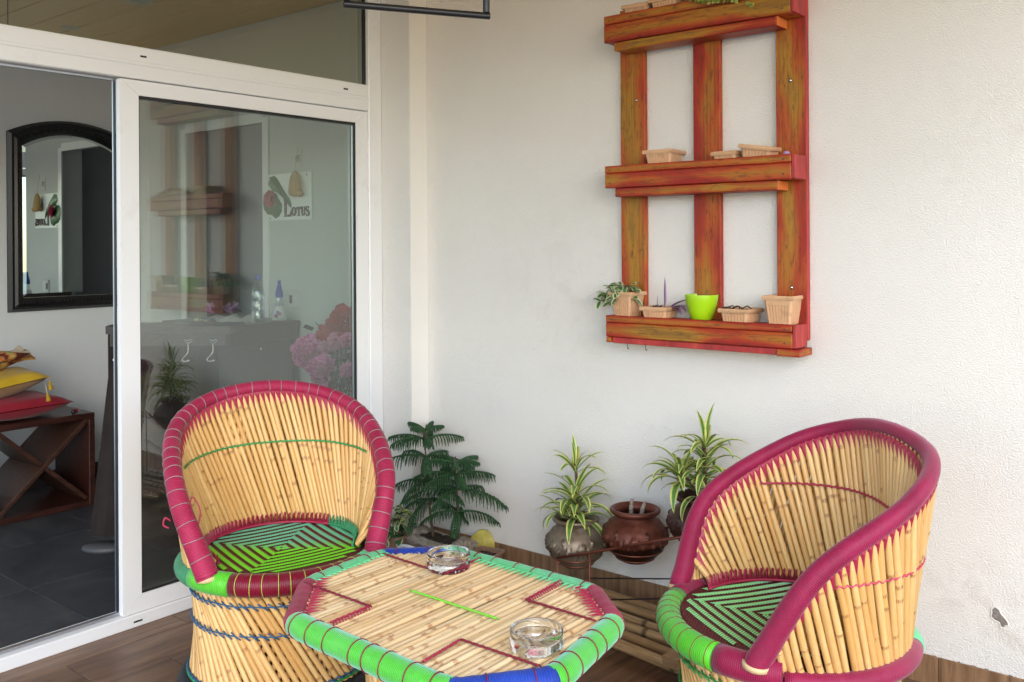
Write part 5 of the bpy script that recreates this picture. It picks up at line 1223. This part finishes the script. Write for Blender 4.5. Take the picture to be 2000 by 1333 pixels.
# hanging dry runners from the pines
SPOT = thing('ribbed_pot', 'brown ribbed planter with dark variegated foliage beside the log', 'pot', (.175, -.215, 0))
b = MB(); b.lathe([(0, 0), (.045, 0), (.055, .085), (.060, .088), (.060, .100), (.054, .100), (.050, .08), (0, .08)], 36, disp=lambda a, f, z: (.0022 * math.sin(18 * a) if .005 < z < .084 else 0)); build('body', b, M['plastic_brown'], SPOT, True, ang=40)
b = MB(); b.lathe([(0, .004), (.05, 0)], 16); o = build('soil', b, M['soil'], SPOT, True); o.location = (0, 0, .084)
VD = thing('bushy_vine', 'dark bushy variegated vine in the brown ribbed pot', 'plant', (.175, -.215, .088)); VDL = [leaf_share('leaf', leaf_mesh(.046, .030, 1.0, k, 5, .2, .15), mm) for k, mm in enumerate((M['vine'], M['vine'], M['pine'], M['succulent']))]
rr = random.Random(21)
for q in range(16):
    a = q * 2.4; l_ = rr.uniform(.05, .11); hgt = rr.uniform(.02, .12); P = [Vector((0, 0, 0)), Vector((math.cos(a) * l_ * .5, math.sin(a) * l_ * .5, hgt)), Vector((math.cos(a) * l_, math.sin(a) * l_, hgt - .05 * rr.random()))]
    b = MB(); b.tube(catmull(P, 4), .0016, 5); build('stem', b, M['stem_brown'], VD)
    for k in range(1, 3):
        for s in range(3): place_leaf(rr.choice(VDL), VD, P[k] + Vector((rr.uniform(-.01, .01), rr.uniform(-.01, .01), rr.uniform(-.02, .02))), rr.uniform(0, 6.28), rr.uniform(-1, .6), rr.uniform(.7, 1.1), rr.uniform(-.6, .6))
YS = thing('painted_stone', 'yellow painted flat stone leaning on the end of the log', 'stone', (.535, -.055, 0), R(20))
b = MB(); P = [(-.065, .0), (.06, .0), (.072, .04), (.068, .09), (.045, .130), (.02, .146), (-.01, .142), (-.045, .105), (-.066, .05)]
b.poly([(x, 0, z) for x, z in P], (0, .022, 0)); o = build('slab', b, M['yellow_stone'], YS); o.rotation_euler = (R(-9), 0, 0); bm_ = o.modifiers.new('bevel', 'BEVEL'); bm_.width = .008; bm_.segments = 3
planter('empty brown planter of dry soil beside the yellow stone', (.640, -.125, .0005), .125, .090, R(12), 'plastic_brown', True, grp=None)
WL = thing('white_hose', 'loop of white tube lying in front of the log planter', 'tube', (.27, -.24, 0))
b = MB(); b.tube(catmull([(-.06, .0, .008), (-.04, -.01, .05), (.0, -.01, .075), (.06, .0, .07), (.12, .02, .04), (.15, .02, .008)], 6), .008, 8); build('tube_loop', b, M['white_plastic'], WL, True)

# ------------------------------------------------------------------ bamboo rack on the floor
BR = thing('bamboo_rack', 'low rack of old bamboo poles with wooden end blocks on floor', 'rack', (1.55, -.33, 0))
BPM = [cane_mesh(300 + k, M['bamboo'], 12, 4) for k in range(4)]; rr = random.Random(14)
for k in range(6):
    y = -.115 - .066 * k; x0 = 1.10 + .055 * k + rr.uniform(-.04, .03); x1 = 1.95 + .03 * k
    A = Vector((x0 - 1.55, y + .33, .052 + rr.uniform(0, .006))); B_ = Vector((x1 - 1.55, y + .33 - .065, .052 + rr.uniform(0, .006)))
    share('pole', BPM[k % 4], BR, seg_matrix(A, B_, .0168 * rr.uniform(.93, 1.1), rr.uniform(0, 6)))
for x, nm in ((1.775, 1), (1.22, 0)):
    if nm: build('cross_block', MB().box((x - 1.55, -.17, .090), (.055, .115, .036), Euler((0, 0, R(-4))), bev=.003), M['block_wood'], BR)
    build('cross_block', MB().box((x + .06 - 1.55, .02, .0145), (.045, .40, .029), Euler((0, 0, R(-4))), bev=.003), M['block_wood'], BR)
LF = thing('dry_leaf', 'curled dry leaf lying on the wooden floor by the rack', 'leaf', (1.70, -.66, .001), R(30)); place_leaf(leaf_share('leaf', leaf_mesh(.06, .012, -.6, 1, 6, .6), M['dry_grass']), LF, Vector((0, 0, .004)), 0, .1)

# ------------------------------------------------------------------ black frame hanging from the ceiling
a = Vector((1.3166, -1.4521, 2.042)); b_ = Vector((1.5133, -1.1098, 2.042)); L = (b_ - a).length; HF = thing('hanging_lantern', 'black metal rectangular frame hanging from the balcony ceiling', 'hanging lantern', tuple((a + b_) / 2), math.atan2(b_.y - a.y, b_.x - a.x))
for (nm, p, q) in (('bottom_bar', (-L / 2 - .009, 0, 0), (L / 2 + .009, 0, 0)), ('top_bar', (-L / 2 - .009, 0, .30), (L / 2 + .009, 0, .30)), ('side_bar', (-L / 2, 0, .0095), (-L / 2, 0, .2905)), ('side_bar', (L / 2, 0, .0095), (L / 2, 0, .2905))):
    b = MB(); b.tube([p, q], .0098, 12); build(nm, b, M['black_metal'], HF, True, ang=50)
for x in (-L / 2 + .03, L / 2 - .03):
    b = MB(); b.tube([(x, 0, .305), (x, 0, .582)], .0025, 6); build('hanging_rod', b, M['black_metal'], HF)
